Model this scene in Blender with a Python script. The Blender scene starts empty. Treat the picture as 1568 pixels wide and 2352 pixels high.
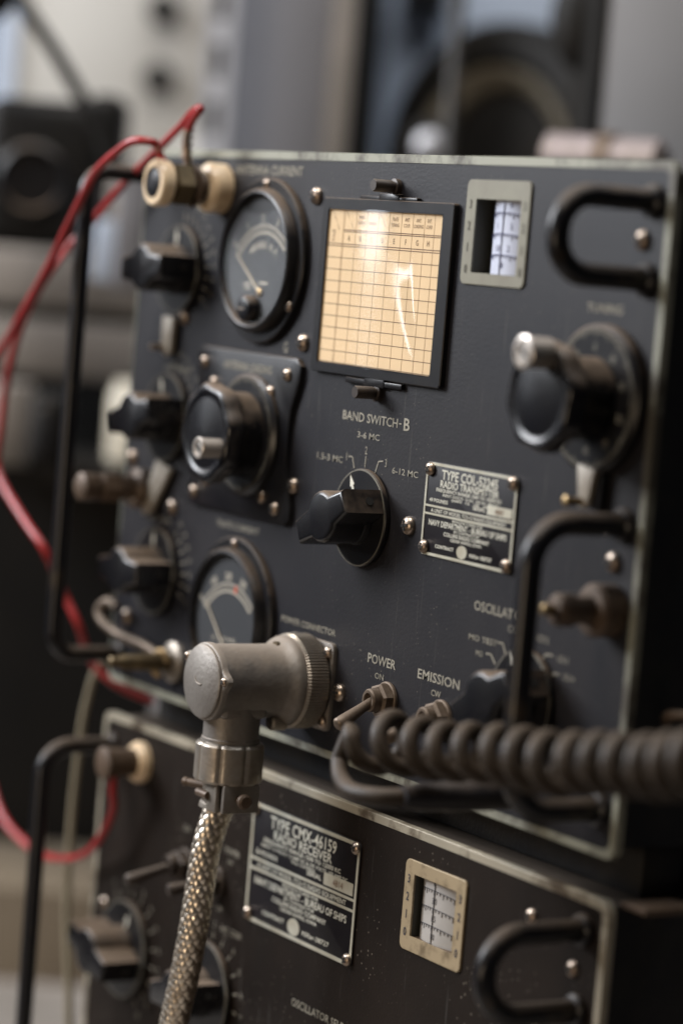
import bpy, bmesh, math, random
from mathutils import Vector, Matrix
R = math.radians
PI = math.pi
random.seed(7)
SC = bpy.context.scene
COL = SC.collection
CM = 0.01          # everything below is written in centimetres

# ------------------------------------------------------------------ camera
cam_d = bpy.data.cameras.new('camera')
cam = bpy.data.objects.new('camera', cam_d)
COL.objects.link(cam)
CAM = Vector((104.582, -54.335, 17.684))
yaw, pitch, roll = 1.01637, 0.0861017, 0.0823013
fw = Vector((-math.sin(yaw) * math.cos(pitch), math.cos(yaw) * math.cos(pitch), -math.sin(pitch)))
rt = fw.cross(Vector((0, 0, 1))).normalized()
up = rt.cross(fw)
rt2 = math.cos(roll) * rt + math.sin(roll) * up
up2 = -math.sin(roll) * rt + math.cos(roll) * up
m = Matrix((rt2, up2, -fw)).transposed().to_4x4()
m.translation = CAM * CM
cam.matrix_world = m
cam_d.sensor_fit = 'HORIZONTAL'
cam_d.sensor_width = 24.0
cam_d.lens = 24.0 * 6717.84 / 1568
cam_d.clip_start = 0.02
cam_d.clip_end = 60
cam_d.dof.use_dof = True
cam_d.dof.focus_distance = 1.003
cam_d.dof.aperture_fstop = 4.0
cam_d.dof.aperture_blades = 9
SC.camera = cam

# ------------------------------------------------------------------ world, lamps, exposure
w = bpy.data.worlds.new('World')
SC.world = w
w.use_nodes = True
bg = w.node_tree.nodes['Background']
bg.inputs[0].default_value = (0.80, 0.86, 1.0, 1)
bg.inputs[1].default_value = 0.018


def area(name, loc, target, size, power, color, size_y=None):
    d = bpy.data.lights.new(name, 'AREA')
    d.shape = 'RECTANGLE'
    d.size = size * CM
    d.size_y = (size_y or size) * CM
    d.energy = power
    d.color = color
    o = bpy.data.objects.new(name, d)
    COL.objects.link(o)
    o.location = Vector(loc) * CM
    o.rotation_euler = (Vector(target) - Vector(loc)).to_track_quat('-Z', 'Y').to_euler()
    return o


area('window_light', (-85, -92, 82), (18, 0, 12), 60, 40, (0.93, 0.955, 1.0), 75)
area('film_streak_light', (-142, -84, 30), (18, 0, 15), 9, 0.62, (0.90, 0.94, 1.0), 48)  # narrow lamp added so the chart film mirrors a streak; no doorway known
area('ceiling_light', (15, -50, 150), (18, 0, 10), 50, 17, (1.0, 0.94, 0.86), 60)
area('warm_room_light', (60, -150, -5), (18, 0, 0), 30, 4.2, (1.0, 0.78, 0.55), 40)
area('backdrop_light', (10, 35, 165), (-62, 85, 25), 80, 18, (0.93, 0.96, 1.0), 120)  # lamp added overhead to brighten the backdrop from the front, not a window

SC.view_settings.view_transform = 'Standard'
SC.view_settings.look = 'None'
SC.view_settings.exposure = 0
SC.view_settings.gamma = 1
SC.cycles.max_bounces = 8
SC.cycles.transparent_max_bounces = 16
SC.cycles.use_denoising = True


# ------------------------------------------------------------------ materials
def mat(name, col, rough=0.5, metal=0.0, col2=None, scale=30.0, mixc=(0.4, 0.65), rough2=None,
        bump=0.0, bscale=300.0, dust=None, spec=0.5, coat=0.0, detail=6, dust_amt=0.85, specks=0.0, scratches=0.0):
    m = bpy.data.materials.new(name)
    m.use_nodes = True
    nt = m.node_tree
    N, L = nt.nodes, nt.links
    b = N['Principled BSDF']
    tc = N.new('ShaderNodeTexCoord')
    b.inputs['Metallic'].default_value = metal
    b.inputs['Roughness'].default_value = rough
    b.inputs['Specular IOR Level'].default_value = spec
    b.inputs['Coat Weight'].default_value = coat
    b.inputs['Coat Roughness'].default_value = 0.12
    cur = None
    fac = None
    if col2 is not None or rough2 is not None:
        n = N.new('ShaderNodeTexNoise')
        n.inputs['Scale'].default_value = scale
        n.inputs['Detail'].default_value = detail
        n.inputs['Roughness'].default_value = 0.65
        L.new(tc.outputs['Object'], n.inputs['Vector'])
        r = N.new('ShaderNodeMapRange')
        r.inputs[1].default_value, r.inputs[2].default_value = mixc
        L.new(n.outputs[0], r.inputs[0])
        fac = r.outputs[0]
    if col2 is not None:
        mx = N.new('ShaderNodeMix')
        mx.data_type = 'RGBA'
        mx.inputs[6].default_value = (*col, 1)
        mx.inputs[7].default_value = (*col2, 1)
        L.new(fac, mx.inputs[0])
        cur = mx.outputs[2]
    if rough2 is not None:
        mr = N.new('ShaderNodeMapRange')
        mr.inputs[3].default_value = rough
        mr.inputs[4].default_value = rough2
        L.new(fac, mr.inputs[0])
        L.new(mr.outputs[0], b.inputs['Roughness'])
    if dust is not None:
        # settled dust: lies on faces that look upwards, in a broken layer
        g = N.new('ShaderNodeNewGeometry')
        sx = N.new('ShaderNodeSeparateXYZ')
        L.new(g.outputs['Normal'], sx.inputs[0])
        n2 = N.new('ShaderNodeTexNoise')
        n2.inputs['Scale'].default_value = 160
        n2.inputs['Detail'].default_value = 8
        L.new(tc.outputs['Object'], n2.inputs['Vector'])
        ad = N.new('ShaderNodeMath')
        ad.operation = 'MULTIPLY_ADD'
        ad.inputs[1].default_value = 0.9
        L.new(n2.outputs[0], ad.inputs[0])
        L.new(sx.outputs[2], ad.inputs[2])
        mr2 = N.new('ShaderNodeMapRange')
        mr2.inputs[1].default_value, mr2.inputs[2].default_value = 0.75, 1.35
        mr2.inputs[4].default_value = dust_amt
        L.new(ad.outputs[0], mr2.inputs[0])
        md = N.new('ShaderNodeMix')
        md.data_type = 'RGBA'
        md.inputs[6].default_value = (*col, 1)
        if cur is not None:
            L.new(cur, md.inputs[6])
        md.inputs[7].default_value = (*dust, 1)
        L.new(mr2.outputs[0], md.inputs[0])
        cur = md.outputs[2]
        rr = N.new('ShaderNodeMapRange')
        rr.inputs[3].default_value = rough
        rr.inputs[4].default_value = 0.85
        L.new(mr2.outputs[0], rr.inputs[0])
        L.new(rr.outputs[0], b.inputs['Roughness'])
        if metal > 0:
            mm = N.new('ShaderNodeMapRange')
            mm.inputs[3].default_value = metal
            mm.inputs[4].default_value = 0
            L.new(mr2.outputs[0], mm.inputs[0])
            L.new(mm.outputs[0], b.inputs['Metallic'])
    if specks:
        # scattered pale dust grains and tiny chips in the paint
        vn = N.new('ShaderNodeTexVoronoi')
        vn.inputs['Scale'].default_value = 420
        L.new(tc.outputs['Object'], vn.inputs['Vector'])
        n3 = N.new('ShaderNodeTexNoise')
        n3.inputs['Scale'].default_value = 28
        n3.inputs['Detail'].default_value = 4
        L.new(tc.outputs['Object'], n3.inputs['Vector'])
        th = N.new('ShaderNodeMapRange')
        th.inputs[1].default_value, th.inputs[2].default_value = 0.45, 0.8
        th.inputs[3].default_value, th.inputs[4].default_value = 0.05, 0.05 + specks
        L.new(n3.outputs[0], th.inputs[0])
        lt_ = N.new('ShaderNodeMath')
        lt_.operation = 'LESS_THAN'
        L.new(vn.outputs['Distance'], lt_.inputs[0])
        L.new(th.outputs[0], lt_.inputs[1])
        sc_ = N.new('ShaderNodeMath')
        sc_.operation = 'MULTIPLY'
        sc_.inputs[1].default_value = 0.55
        L.new(lt_.outputs[0], sc_.inputs[0])
        ms = N.new('ShaderNodeMix')
        ms.data_type = 'RGBA'
        ms.inputs[6].default_value = (*col, 1)
        if cur is not None:
            L.new(cur, ms.inputs[6])
        ms.inputs[7].default_value = (0.22, 0.19, 0.15, 1)
        L.new(sc_.outputs[0], ms.inputs[0])
        cur = ms.outputs[2]
    if scratches:
        # fine rubbed lines in two directions
        for ang_, sx_ in ((0.5, 260.0), (-0.9, 340.0)):
            mp = N.new('ShaderNodeMapping')
            mp.inputs['Rotation'].default_value = (0, ang_, 0)
            mp.inputs['Scale'].default_value = (sx_, 1.0, 9.0)
            L.new(tc.outputs['Object'], mp.inputs['Vector'])
            ns = N.new('ShaderNodeTexNoise')
            ns.inputs['Scale'].default_value = 3.0
            ns.inputs['Detail'].default_value = 2
            L.new(mp.outputs[0], ns.inputs['Vector'])
            rs = N.new('ShaderNodeMapRange')
            rs.inputs[1].default_value, rs.inputs[2].default_value = 0.70, 0.76
            rs.inputs[4].default_value = scratches
            L.new(ns.outputs[0], rs.inputs[0])
            mc = N.new('ShaderNodeMix')
            mc.data_type = 'RGBA'
            mc.inputs[6].default_value = (*col, 1)
            if cur is not None:
                L.new(cur, mc.inputs[6])
            mc.inputs[7].default_value = (0.06, 0.055, 0.05, 1)
            L.new(rs.outputs[0], mc.inputs[0])
            cur = mc.outputs[2]
    if cur is None:
        b.inputs['Base Color'].default_value = (*col, 1)
    else:
        L.new(cur, b.inputs['Base Color'])
    if bump:
        nb = N.new('ShaderNodeTexNoise')
        nb.inputs['Scale'].default_value = bscale
        nb.inputs['Detail'].default_value = 3
        L.new(tc.outputs['Object'], nb.inputs['Vector'])
        bp = N.new('ShaderNodeBump')
        bp.inputs['Strength'].default_value = bump
        bp.inputs['Distance'].default_value = 0.0006
        L.new(nb.outputs[0], bp.inputs['Height'])
        L.new(bp.outputs[0], b.inputs['Normal'])
    return m


DUST = (0.125, 0.088, 0.060)
M = {}
M['panel'] = mat('black_panel_paint', (0.0095, 0.0093, 0.0125), 0.46, col2=(0.0175, 0.0162, 0.0182), scale=9, rough2=0.60, scratches=0.5,
                 bump=0.10, bscale=900, dust=DUST, spec=0.28, specks=0.08)
M['panel_rx'] = mat('shaded_brown_black_paint', (0.0080, 0.0046, 0.0026), 0.56, col2=(0.0130, 0.0080, 0.0050), scale=18, rough2=0.64, scratches=0.5,  # brown-black base lowered further, putting the downward fall-off of light into the colour
                    bump=0.10, bscale=900, dust=DUST, spec=0.15, specks=0.20)
M['case'] = mat('wrinkle_black_case', (0.012, 0.012, 0.014), 0.6, col2=(0.022, 0.020, 0.018), scale=60, bump=0.5, bscale=700,
                dust=(0.09, 0.065, 0.045), spec=0.35, dust_amt=0.7)
M['border'] = mat('bare_edge_paint', (0.25, 0.248, 0.195), 0.5, col2=(0.075, 0.066, 0.05), scale=42, mixc=(0.48, 0.62), metal=0.15)
M['border_rx'] = mat('worn_edge_metal', (0.36, 0.32, 0.245), 0.45, col2=(0.10, 0.075, 0.05), scale=60, mixc=(0.50, 0.62), metal=0.25)
M['phen'] = mat('black_phenolic', (0.007, 0.007, 0.009), 0.32, col2=(0.013, 0.012, 0.012), scale=50, rough2=0.48, dust=DUST, spec=0.32)
M['phen_gloss'] = mat('black_bakelite', (0.006, 0.006, 0.008), 0.27, col2=(0.010, 0.0095, 0.010), scale=40, rough2=0.38, dust=(0.15, 0.105, 0.070),
                      spec=0.5, dust_amt=0.85)
M['rod'] = mat('black_enamel_rod', (0.006, 0.006, 0.008), 0.32, col2=(0.045, 0.032, 0.020), scale=48, rough2=0.5, mixc=(0.57, 0.68), dust=(0.10, 0.072, 0.05), spec=0.4)
M['letter'] = mat('engraved_cream_paint', (0.285, 0.262, 0.21), 0.7, col2=(0.16, 0.145, 0.11), scale=120, mixc=(0.45, 0.7))
M['letter_dim'] = mat('dull_cream_paint', (0.17, 0.16, 0.13), 0.7, col2=(0.10, 0.09, 0.07), scale=120)
M['letter_white'] = mat('white_paint_mark', (0.62, 0.60, 0.52), 0.6)
M['nickel'] = mat('nickel_screw', (0.42, 0.35, 0.29), 0.33, 1.0, col2=(0.25, 0.18, 0.13), scale=160, mixc=(0.45, 0.65), rough2=0.5)
M['pin'] = mat('nickel_crank_handle', (0.60, 0.55, 0.50), 0.34, 0.75, col2=(0.42, 0.35, 0.29), scale=60, mixc=(0.45, 0.75), rough2=0.5, dust=DUST, dust_amt=0.6)
M['dark_slot'] = mat('dark_slot', (0.01, 0.009, 0.008), 0.8)
M['alu'] = mat('cast_aluminium', (0.265, 0.243, 0.22), 0.50, 0.5, col2=(0.135, 0.115, 0.10), scale=32, mixc=(0.38, 0.75), rough2=0.62, bump=0.25, bscale=600,
               dust=(0.27, 0.215, 0.165), dust_amt=0.7)
M['alu_bright'] = mat('turned_aluminium', (0.42, 0.38, 0.33), 0.36, 0.85, col2=(0.27, 0.23, 0.19), scale=90, mixc=(0.35, 0.68), rough2=0.6, bump=0.3, bscale=300)
M['braid'] = mat('tinned_copper_braid', (0.78, 0.70, 0.59), 0.30, 1.0, col2=(0.36, 0.29, 0.22), scale=220, mixc=(0.4, 0.7), rough2=0.5)
M['core'] = mat('dark_braid_core', (0.05, 0.042, 0.034), 0.8)
M['red'] = mat('red_wire_pvc', (0.33, 0.015, 0.016), 0.34, col2=(0.24, 0.022, 0.020), scale=70)
M['cream'] = mat('cream_ceramic', (0.82, 0.64, 0.43), 0.3, col2=(0.62, 0.45, 0.28), scale=60, spec=0.6)
M['brown'] = mat('brown_terminal', (0.125, 0.085, 0.058), 0.42, 0.3, col2=(0.07, 0.046, 0.03), scale=70, rough2=0.6)
M['thumb'] = mat('dark_knurled_steel', (0.045, 0.034, 0.028), 0.45, 0.3, col2=(0.03, 0.022, 0.018), scale=80, dust=(0.11, 0.08, 0.055), dust_amt=0.6)
M['olive'] = mat('tarnished_brass', (0.17, 0.125, 0.07), 0.38, 0.8, col2=(0.08, 0.06, 0.035), scale=90, rough2=0.55)
M['brass'] = mat('brass', (0.34, 0.24, 0.12), 0.4, 0.9, col2=(0.22, 0.15, 0.08), scale=90)
M['lever'] = mat('pale_lever', (0.46, 0.42, 0.36), 0.45, 0.2, col2=(0.3, 0.26, 0.21), scale=70)
M['paper'] = mat('buff_chart_card', (0.86, 0.64, 0.385), 0.75, col2=(0.82, 0.605, 0.36), scale=25)
M['ink'] = mat('brown_ink', (0.16, 0.09, 0.055), 0.8)
M['ink_pale'] = mat('faded_ink', (0.46, 0.30, 0.17), 0.8)
M['ink_black'] = mat('black_ink', (0.035, 0.033, 0.04), 0.8)
M['ink_blue'] = mat('blue_black_ink', (0.05, 0.05, 0.13), 0.8)
M['bezel'] = mat('olive_cream_bezel', (0.20, 0.19, 0.14), 0.5, col2=(0.165, 0.15, 0.11), scale=60)
M['bezel_rx'] = mat('worn_tan_bezel', (0.36, 0.28, 0.175), 0.45, col2=(0.18, 0.135, 0.08), scale=110, mixc=(0.52, 0.68), metal=0.2)
M['dial_white'] = mat('white_dial_card', (0.50, 0.53, 0.64), 0.5, col2=(0.44, 0.47, 0.57), scale=30)
M['dial_cream'] = mat('cream_dial_card', (0.40, 0.375, 0.35), 0.5, col2=(0.33, 0.31, 0.285), scale=40)
M['inner'] = mat('window_well', (0.055, 0.055, 0.045), 0.6)
M['plate'] = mat('black_etched_plate', (0.006, 0.0045, 0.0065), 0.42, col2=(0.009, 0.007, 0.008), scale=60, spec=0.25)
M['plate_line'] = mat('bright_etched_line', (0.62, 0.60, 0.50), 0.38, 0.35, col2=(0.48, 0.44, 0.34), scale=70)
M['plate_text'] = mat('etched_lettering', (0.60, 0.58, 0.49), 0.5, 0.1)
M['mface'] = mat('meter_face', (0.022, 0.024, 0.028), 0.6)
M['mark'] = mat('meter_mark', (0.50, 0.46, 0.38), 0.7)
M['redmark'] = mat('red_scale_mark', (0.7, 0.10, 0.04), 0.6)
M['needle'] = mat('cream_needle', (0.50, 0.44, 0.34), 0.5)
M['rubber'] = mat('brown_black_rubber', (0.022, 0.0145, 0.0085), 0.52, col2=(0.034, 0.023, 0.0145), scale=40, rough2=0.66, dust=(0.11, 0.078, 0.052), dust_amt=0.5, spec=0.35)
M['plug'] = mat('black_plug_body', (0.02, 0.019, 0.022), 0.4, dust=(0.12, 0.09, 0.07), dust_amt=0.5)
M['toggle'] = mat('toggle_bat', (0.19, 0.145, 0.11), 0.45, 0.6, col2=(0.085, 0.06, 0.04), scale=110, mixc=(0.4, 0.65), rough2=0.55, dust=DUST, dust_amt=0.5)
M['beige'] = mat('beige_cable', (0.22, 0.19, 0.13), 0.5)


def glass_mat(name, fac, rough, wave=False, tint=(1, 1, 1)):
    m = bpy.data.materials.new(name)
    m.use_nodes = True
    nt = m.node_tree
    N, L = nt.nodes, nt.links
    N.remove(N['Principled BSDF'])
    out = N['Material Output']
    t = N.new('ShaderNodeBsdfTransparent')
    t.inputs[0].default_value = (*tint, 1)
    g = N.new('ShaderNodeBsdfGlossy')
    g.inputs['Roughness'].default_value = rough
    lw = N.new('ShaderNodeLayerWeight')          # Schlick reflectance, the same from both sides of the sheet
    lw.inputs[0].default_value = 0.5
    pw = N.new('ShaderNodeMath')
    pw.operation = 'POWER'
    pw.inputs[1].default_value = 5
    L.new(lw.outputs['Facing'], pw.inputs[0])
    ad = N.new('ShaderNodeMath')
    ad.operation = 'MULTIPLY_ADD'
    ad.inputs[1].default_value = 0.9 * fac
    ad.inputs[2].default_value = 0.045 * fac
    L.new(pw.outputs[0], ad.inputs[0])
    mx = N.new('ShaderNodeMixShader')
    L.new(ad.outputs[0], mx.inputs[0])
    L.new(t.outputs[0], mx.inputs[1])
    L.new(g.outputs[0], mx.inputs[2])
    L.new(mx.outputs[0], out.inputs[0])
    return m


M['glass'] = glass_mat('meter_glass', 0.22, 0.12)
M['film'] = glass_mat('clear_plastic_film', 2.2, 0.07)


# ------------------------------------------------------------------ mesh builder (x right, h out of the panel, z up; cm)
class MB:
    def __init__(self):
        self.v = []
        self.f = []
        self.bev = []      # not used per face; bevel goes through helper meshes

    def add(self, vs, fs, mt=None):
        o = len(self.v)
        if mt is not None:
            vs = [mt @ Vector(v) for v in vs]
        self.v += [tuple(v) for v in vs]
        self.f += [tuple(i + o for i in f) for f in fs]
        return self

    def bm_add(self, bm, mt=None):
        bm.verts.index_update()
        vs = [v.co.copy() for v in bm.verts]
        fs = [[v.index for v in f.verts] for f in bm.faces]
        bm.free()
        return self.add(vs, fs, mt)

    def box(self, x0, x1, y0, y1, z0, z1, bevel=0.0, seg=2, mt=None):
        bm = bmesh.new()
        bmesh.ops.create_cube(bm, size=1)
        for v in bm.verts:
            v.co = Vector(((x0 + x1) / 2 + v.co.x * (x1 - x0), (y0 + y1) / 2 + v.co.y * (y1 - y0), (z0 + z1) / 2 + v.co.z * (z1 - z0)))
        if bevel > 0:
            bmesh.ops.bevel(bm, geom=list(bm.edges), offset=bevel, segments=seg, affect='EDGES', profile=0.5)
        return self.bm_add(bm, mt)

    def prism(self, poly, h0, h1, bevel=0.0, seg=2, mt=None, holes=None):
        """poly in the panel plane (x, z); extruded from h0 to h1 outwards (-y)"""
        n = len(poly)
        layers = [(0.0, h0), (0.0, h1)]
        if bevel > 0:
            layers = [(0.0, h0), (0.0, h1 - bevel)] + [(bevel * (1 - math.cos(PI / 2 * k / seg)), h1 - bevel + bevel * math.sin(PI / 2 * k / seg)) for k in range(1, seg + 1)]
        # outward normals for inset
        area2 = sum(poly[i][0] * poly[(i + 1) % n][1] - poly[(i + 1) % n][0] * poly[i][1] for i in range(n))
        if area2 < 0:
            poly = poly[::-1]
        vs, fs = [], []
        for ins, h in layers:
            for i in range(n):
                a, b, c = Vector(poly[i - 1]), Vector(poly[i]), Vector(poly[(i + 1) % n])
                e1, e2 = (b - a).normalized(), (c - b).normalized()
                n1, n2 = Vector((-e1.y, e1.x)), Vector((-e2.y, e2.x))
                nn = (n1 + n2)
                if nn.length < 1e-6:
                    nn = n1
                nn.normalize()
                k = ins / max(0.35, nn.dot(n1))
                p = b + nn * k
                vs.append((p.x, -h, p.y))
        for l in range(len(layers) - 1):
            for i in range(n):
                j = (i + 1) % n
                fs.append((l * n + i, l * n + j, (l + 1) * n + j, (l + 1) * n + i))
        fs.append(tuple(range(n))[::-1])
        t = (len(layers) - 1) * n
        fs.append(tuple(range(t, t + n)))
        return self.add(vs, fs, mt)

    def loft(self, prof, cx, cz, n=48, rf=None, rot=0.0, mt=None, sx=1.0):
        """profile [(r, h)] turned about an axis at (cx, cz) that points out of the panel"""
        vs, fs = [], []
        for r, h in prof:
            for i in range(n):
                a = 2 * PI * i / n + rot
                k = rf(2 * PI * i / n) if rf else 1.0
                vs.append((cx + r * k * math.cos(a) * sx, -h, cz + r * k * math.sin(a)))
        for l in range(len(prof) - 1):
            for i in range(n):
                j = (i + 1) % n
                fs.append((l * n + i, l * n + j, (l + 1) * n + j, (l + 1) * n + i))
        fs.append(tuple(range(n))[::-1])
        t = (len(prof) - 1) * n
        fs.append(tuple(range(t, t + n)))
        return self.add(vs, fs, mt)

    def lathe(self, prof, base, axis, n=40, rf=None):
        """profile [(r, t)] about any axis"""
        ax = Vector(axis).normalized()
        q = Vector((0, -1, 0)).rotation_difference(ax).to_matrix().to_4x4()
        q.translation = Vector(base)
        return self.loft(prof, 0, 0, n=n, rf=rf, mt=q)

    def tube(self, pts, r, n=12, closed=False, rr=None, flat=None):
        pts = [Vector(p) for p in pts]
        N = len(pts)
        tan = []
        for i in range(N):
            if closed:
                t = pts[(i + 1) % N] - pts[i - 1]
            else:
                t = pts[min(i + 1, N - 1)] - pts[max(i - 1, 0)]
            tan.append(t.normalized())
        nrm = tan[0].orthogonal().normalized()
        vs, fs = [], []
        for i in range(N):
            nrm = (nrm - tan[i] * nrm.dot(tan[i])).normalized()
            bi = tan[i].cross(nrm)
            k = rr[i] if rr else r
            for j in range(n):
                a = 2 * PI * j / n
                vs.append(pts[i] + k * (math.cos(a) * nrm + math.sin(a) * bi))
        for i in range(N if closed else N - 1):
            i2 = (i + 1) % N
            for j in range(n):
                j2 = (j + 1) % n
                fs.append((i * n + j, i * n + j2, i2 * n + j2, i2 * n + j))
        if not closed:
            fs.append(tuple(range(n))[::-1])
            fs.append(tuple(range((N - 1) * n, N * n)))
        return self.add(vs, fs)

    def sphere(self, c, r, sx=1, sy=1, sz=1, n=20):
        bm = bmesh.new()
        bmesh.ops.create_uvsphere(bm, u_segments=n, v_segments=n // 2, radius=r)
        for v in bm.verts:
            v.co = Vector((c[0] + v.co.x * sx, c[1] + v.co.y * sy, c[2] + v.co.z * sz))
        return self.bm_add(bm)

    def line(self, pts, wd, h, th=0.012):
        """flat painted stroke in the panel plane"""
        for a, b in zip(pts[:-1], pts[1:]):
            a, b = Vector(a), Vector(b)
            d = (b - a)
            if d.length < 1e-6:
                continue
            d.normalize()
            n = Vector((-d.y, d.x)) * wd / 2
            self.prism([a - n, b - n, b + n, a + n], h, h + th)
        return self

    def text(self, s, x, z, size, h, wx=0.8, align='C', rot=0.0, th=0.012, weight=0.0, fit=None):
        """lettering in the panel plane; size = cap height"""
        c = bpy.data.curves.new('t', 'FONT')
        c.body = s
        c.size = size / 0.73
        c.align_x = {'C': 'CENTER', 'L': 'LEFT', 'R': 'RIGHT'}[align]
        c.extrude = 0
        c.offset = weight
        c.resolution_u = 2
        o = bpy.data.objects.new('t', c)
        COL.objects.link(o)
        dg = bpy.context.evaluated_depsgraph_get()
        dg.update()
        me = o.evaluated_get(dg).to_mesh()
        vs = [v.co.copy() for v in me.vertices]
        fs = [list(p.vertices) for p in me.polygons]
        o.evaluated_get(dg).to_mesh_clear()
        bpy.data.objects.remove(o)
        bpy.data.curves.remove(c)
        if fit:
            xs_ = [v.x for v in vs]
            wx = fit / max(1e-6, max(xs_) - min(xs_))
        ca, sa = math.cos(rot), math.sin(rot)
        out = []
        for v in vs:
            px, pz = v.x * wx, v.y - size / 2
            out.append((x + px * ca - pz * sa, -(h + th), z + px * sa + pz * ca))
        return self.add(out, fs)

    def build(self, name, material, parent=None, origin=None, smooth=35, kind=None, **props):
        me = bpy.data.meshes.new(name)
        off = Vector((0, 0, 0))
        if parent is not None:
            off = Vector(parent.get('_o', (0, 0, 0)))
        if origin is not None:
            off = Vector(origin)
        me.from_pydata([((v[0] - off.x) * CM, (v[1] - off.y) * CM, (v[2] - off.z) * CM) for v in self.v], [], self.f)
        bm = bmesh.new()
        bm.from_mesh(me)
        bmesh.ops.recalc_face_normals(bm, faces=bm.faces)
        bm.to_mesh(me)
        bm.free()
        me.polygons.foreach_set('use_smooth', [True] * len(me.polygons))
        me.set_sharp_from_angle(angle=R(smooth))
        me.materials.append(material)
        o = bpy.data.objects.new(name, me)
        COL.objects.link(o)
        if parent is not None:
            o.parent = parent
            po = Vector(parent.get('_o', (0, 0, 0)))
            o.location = (off - po) * CM
        else:
            o.location = off * CM
        o['_o'] = tuple(off)
        if kind:
            o['kind'] = kind
        return o


def tag(o, label=None, cat=None, group=None, kind=None):
    if label:
        o['label'] = label
    if cat:
        o['category'] = cat
    if group:
        o['group'] = group
    if kind:
        o['kind'] = kind
    return o


def empty(name, loc, rz=0.0):
    o = bpy.data.objects.new(name, None)
    COL.objects.link(o)
    o.empty_display_size = 0.02
    o.location = Vector(loc) * CM
    o.rotation_euler = (0, 0, rz)
    o['_o'] = tuple(loc)
    return o


def put(mesh_obj, parent, x, h, z, rot=0.0, s=1.0):
    """a copy of a small prototype mesh (origin at its base) standing on a panel"""
    o = mesh_obj.copy()
    COL.objects.link(o)
    o.parent = parent
    po = Vector(parent.get('_o', (0, 0, 0)))
    o.location = (Vector((x, -h, z)) - po) * CM
    o.rotation_euler = (0, rot, 0)
    o.scale = (s, s, s)
    o['_o'] = (x, -h, z)
    for c in mesh_obj.children:
        k = c.copy()
        COL.objects.link(k)
        k.parent = o
    return o


def smooth_path(pts, sub=8):
    pts = [Vector(p) for p in pts]
    out = []
    for i in range(len(pts) - 1):
        p0, p1, p2, p3 = pts[max(i - 1, 0)], pts[i], pts[i + 1], pts[min(i + 2, len(pts) - 1)]
        for k in range(sub):
            t = k / sub
            out.append(0.5 * ((2 * p1) + (p2 - p0) * t + (2 * p0 - 5 * p1 + 4 * p2 - p3) * t * t + (3 * p1 - p0 - 3 * p2 + p3) * t ** 3))
    out.append(pts[-1])
    return out


def rrect(x0, x1, z0, z1, r, n=6):
    out = []
    for cx, cz, a0 in ((x1 - r, z1 - r, 0), (x0 + r, z1 - r, 90), (x0 + r, z0 + r, 180), (x1 - r, z0 + r, 270)):
        for k in range(n + 1):
            a = R(a0 + 90 * k / n)
            out.append((cx + r * math.cos(a), cz + r * math.sin(a)))
    return out


def ring_prism(mb, outer, inner, h0, h1, bev=0.0):
    """frame between two loops with the same number of points"""
    n = len(outer)
    vs, fs = [], []
    lo = Vector((sum(p[0] for p in outer) / n, sum(p[1] for p in outer) / n))

    def ins(p, d):
        v = lo - Vector(p)
        return Vector(p) + Vector((math.copysign(min(d, abs(v.x)), v.x), math.copysign(min(d, abs(v.y)), v.y)))
    loops = [(outer, h0, 0), (outer, h1 - bev, 0)]
    if bev:
        loops.append((outer, h1, bev))
        loops.append((inner, h1, -bev))
    loops += [(inner, h1 - bev if bev else h1, 0), (inner, h0, 0)]
    for lp, h, d in loops:
        for p in lp:
            q = ins(p, d) if d else Vector(p)
            vs.append((q.x, -h, q.y))
    L = len(loops)
    for l in range(L):
        l2 = (l + 1) % L
        for i in range(n):
            j = (i + 1) % n
            fs.append((l * n + i, l * n + j, l2 * n + j, l2 * n + i))
    mb.add(vs, fs)
    return mb


def plate_with_hole(mb, x0, x1, z0, z1, hx0, hx1, hz0, hz1, h0, h1):
    xs, zs = [x0, hx0, hx1, x1], [z0, hz0, hz1, z1]
    vs, fs = [], []
    for h in (h0, h1):
        for z in zs:
            for x in xs:
                vs.append((x, -h, z))
    for s in (0, 16):
        for j in range(3):
            for i in range(3):
                if (i, j) != (1, 1):
                    fs.append((s + j * 4 + i, s + j * 4 + i + 1, s + j * 4 + i + 5, s + j * 4 + i + 4))
    def wall(a, b):
        fs.append((a, b, b + 16, a + 16))
    for i in range(3):
        wall(i, i + 1); wall(12 + i, 13 + i); wall(4 * i, 4 * i + 4); wall(4 * i + 3, 4 * i + 7)
    wall(5, 6); wall(9, 10); wall(5, 9); wall(6, 10)
    mb.add(vs, fs)
    return mb


# prototypes (removed at the end of the script)
protos = []


def proto_screw(r=0.27, hgt=0.17, washer=False):
    mb = MB()
    prof = [(r, 0), (r, 0.03)] + [(r * math.cos(a), 0.03 + hgt * math.sin(a)) for a in [R(x) for x in (15, 30, 45, 60, 72)]] + [(r * 0.12, 0.03 + hgt)]
    mb.loft(prof, 0, 0, n=28)
    o = mb.build('screw', M['nickel'], smooth=60)
    s = MB()
    for k in (0, 1):
        q = Matrix.Rotation(k * PI / 2, 4, 'Y')
        s.box(-r * 0.55, r * 0.55, -(0.038 + hgt), -(hgt * 0.70), -r * 0.13, r * 0.13, mt=q)
    so = s.build('slot', M['dark_slot'], o)
    protos.extend([o, so])
    return o


SCREW = proto_screw()


def screw(parent, x, z, h=0.0, r=0.27):
    return put(SCREW, parent, x, h, z, random.uniform(0, 1.5), r / 0.27)


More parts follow.
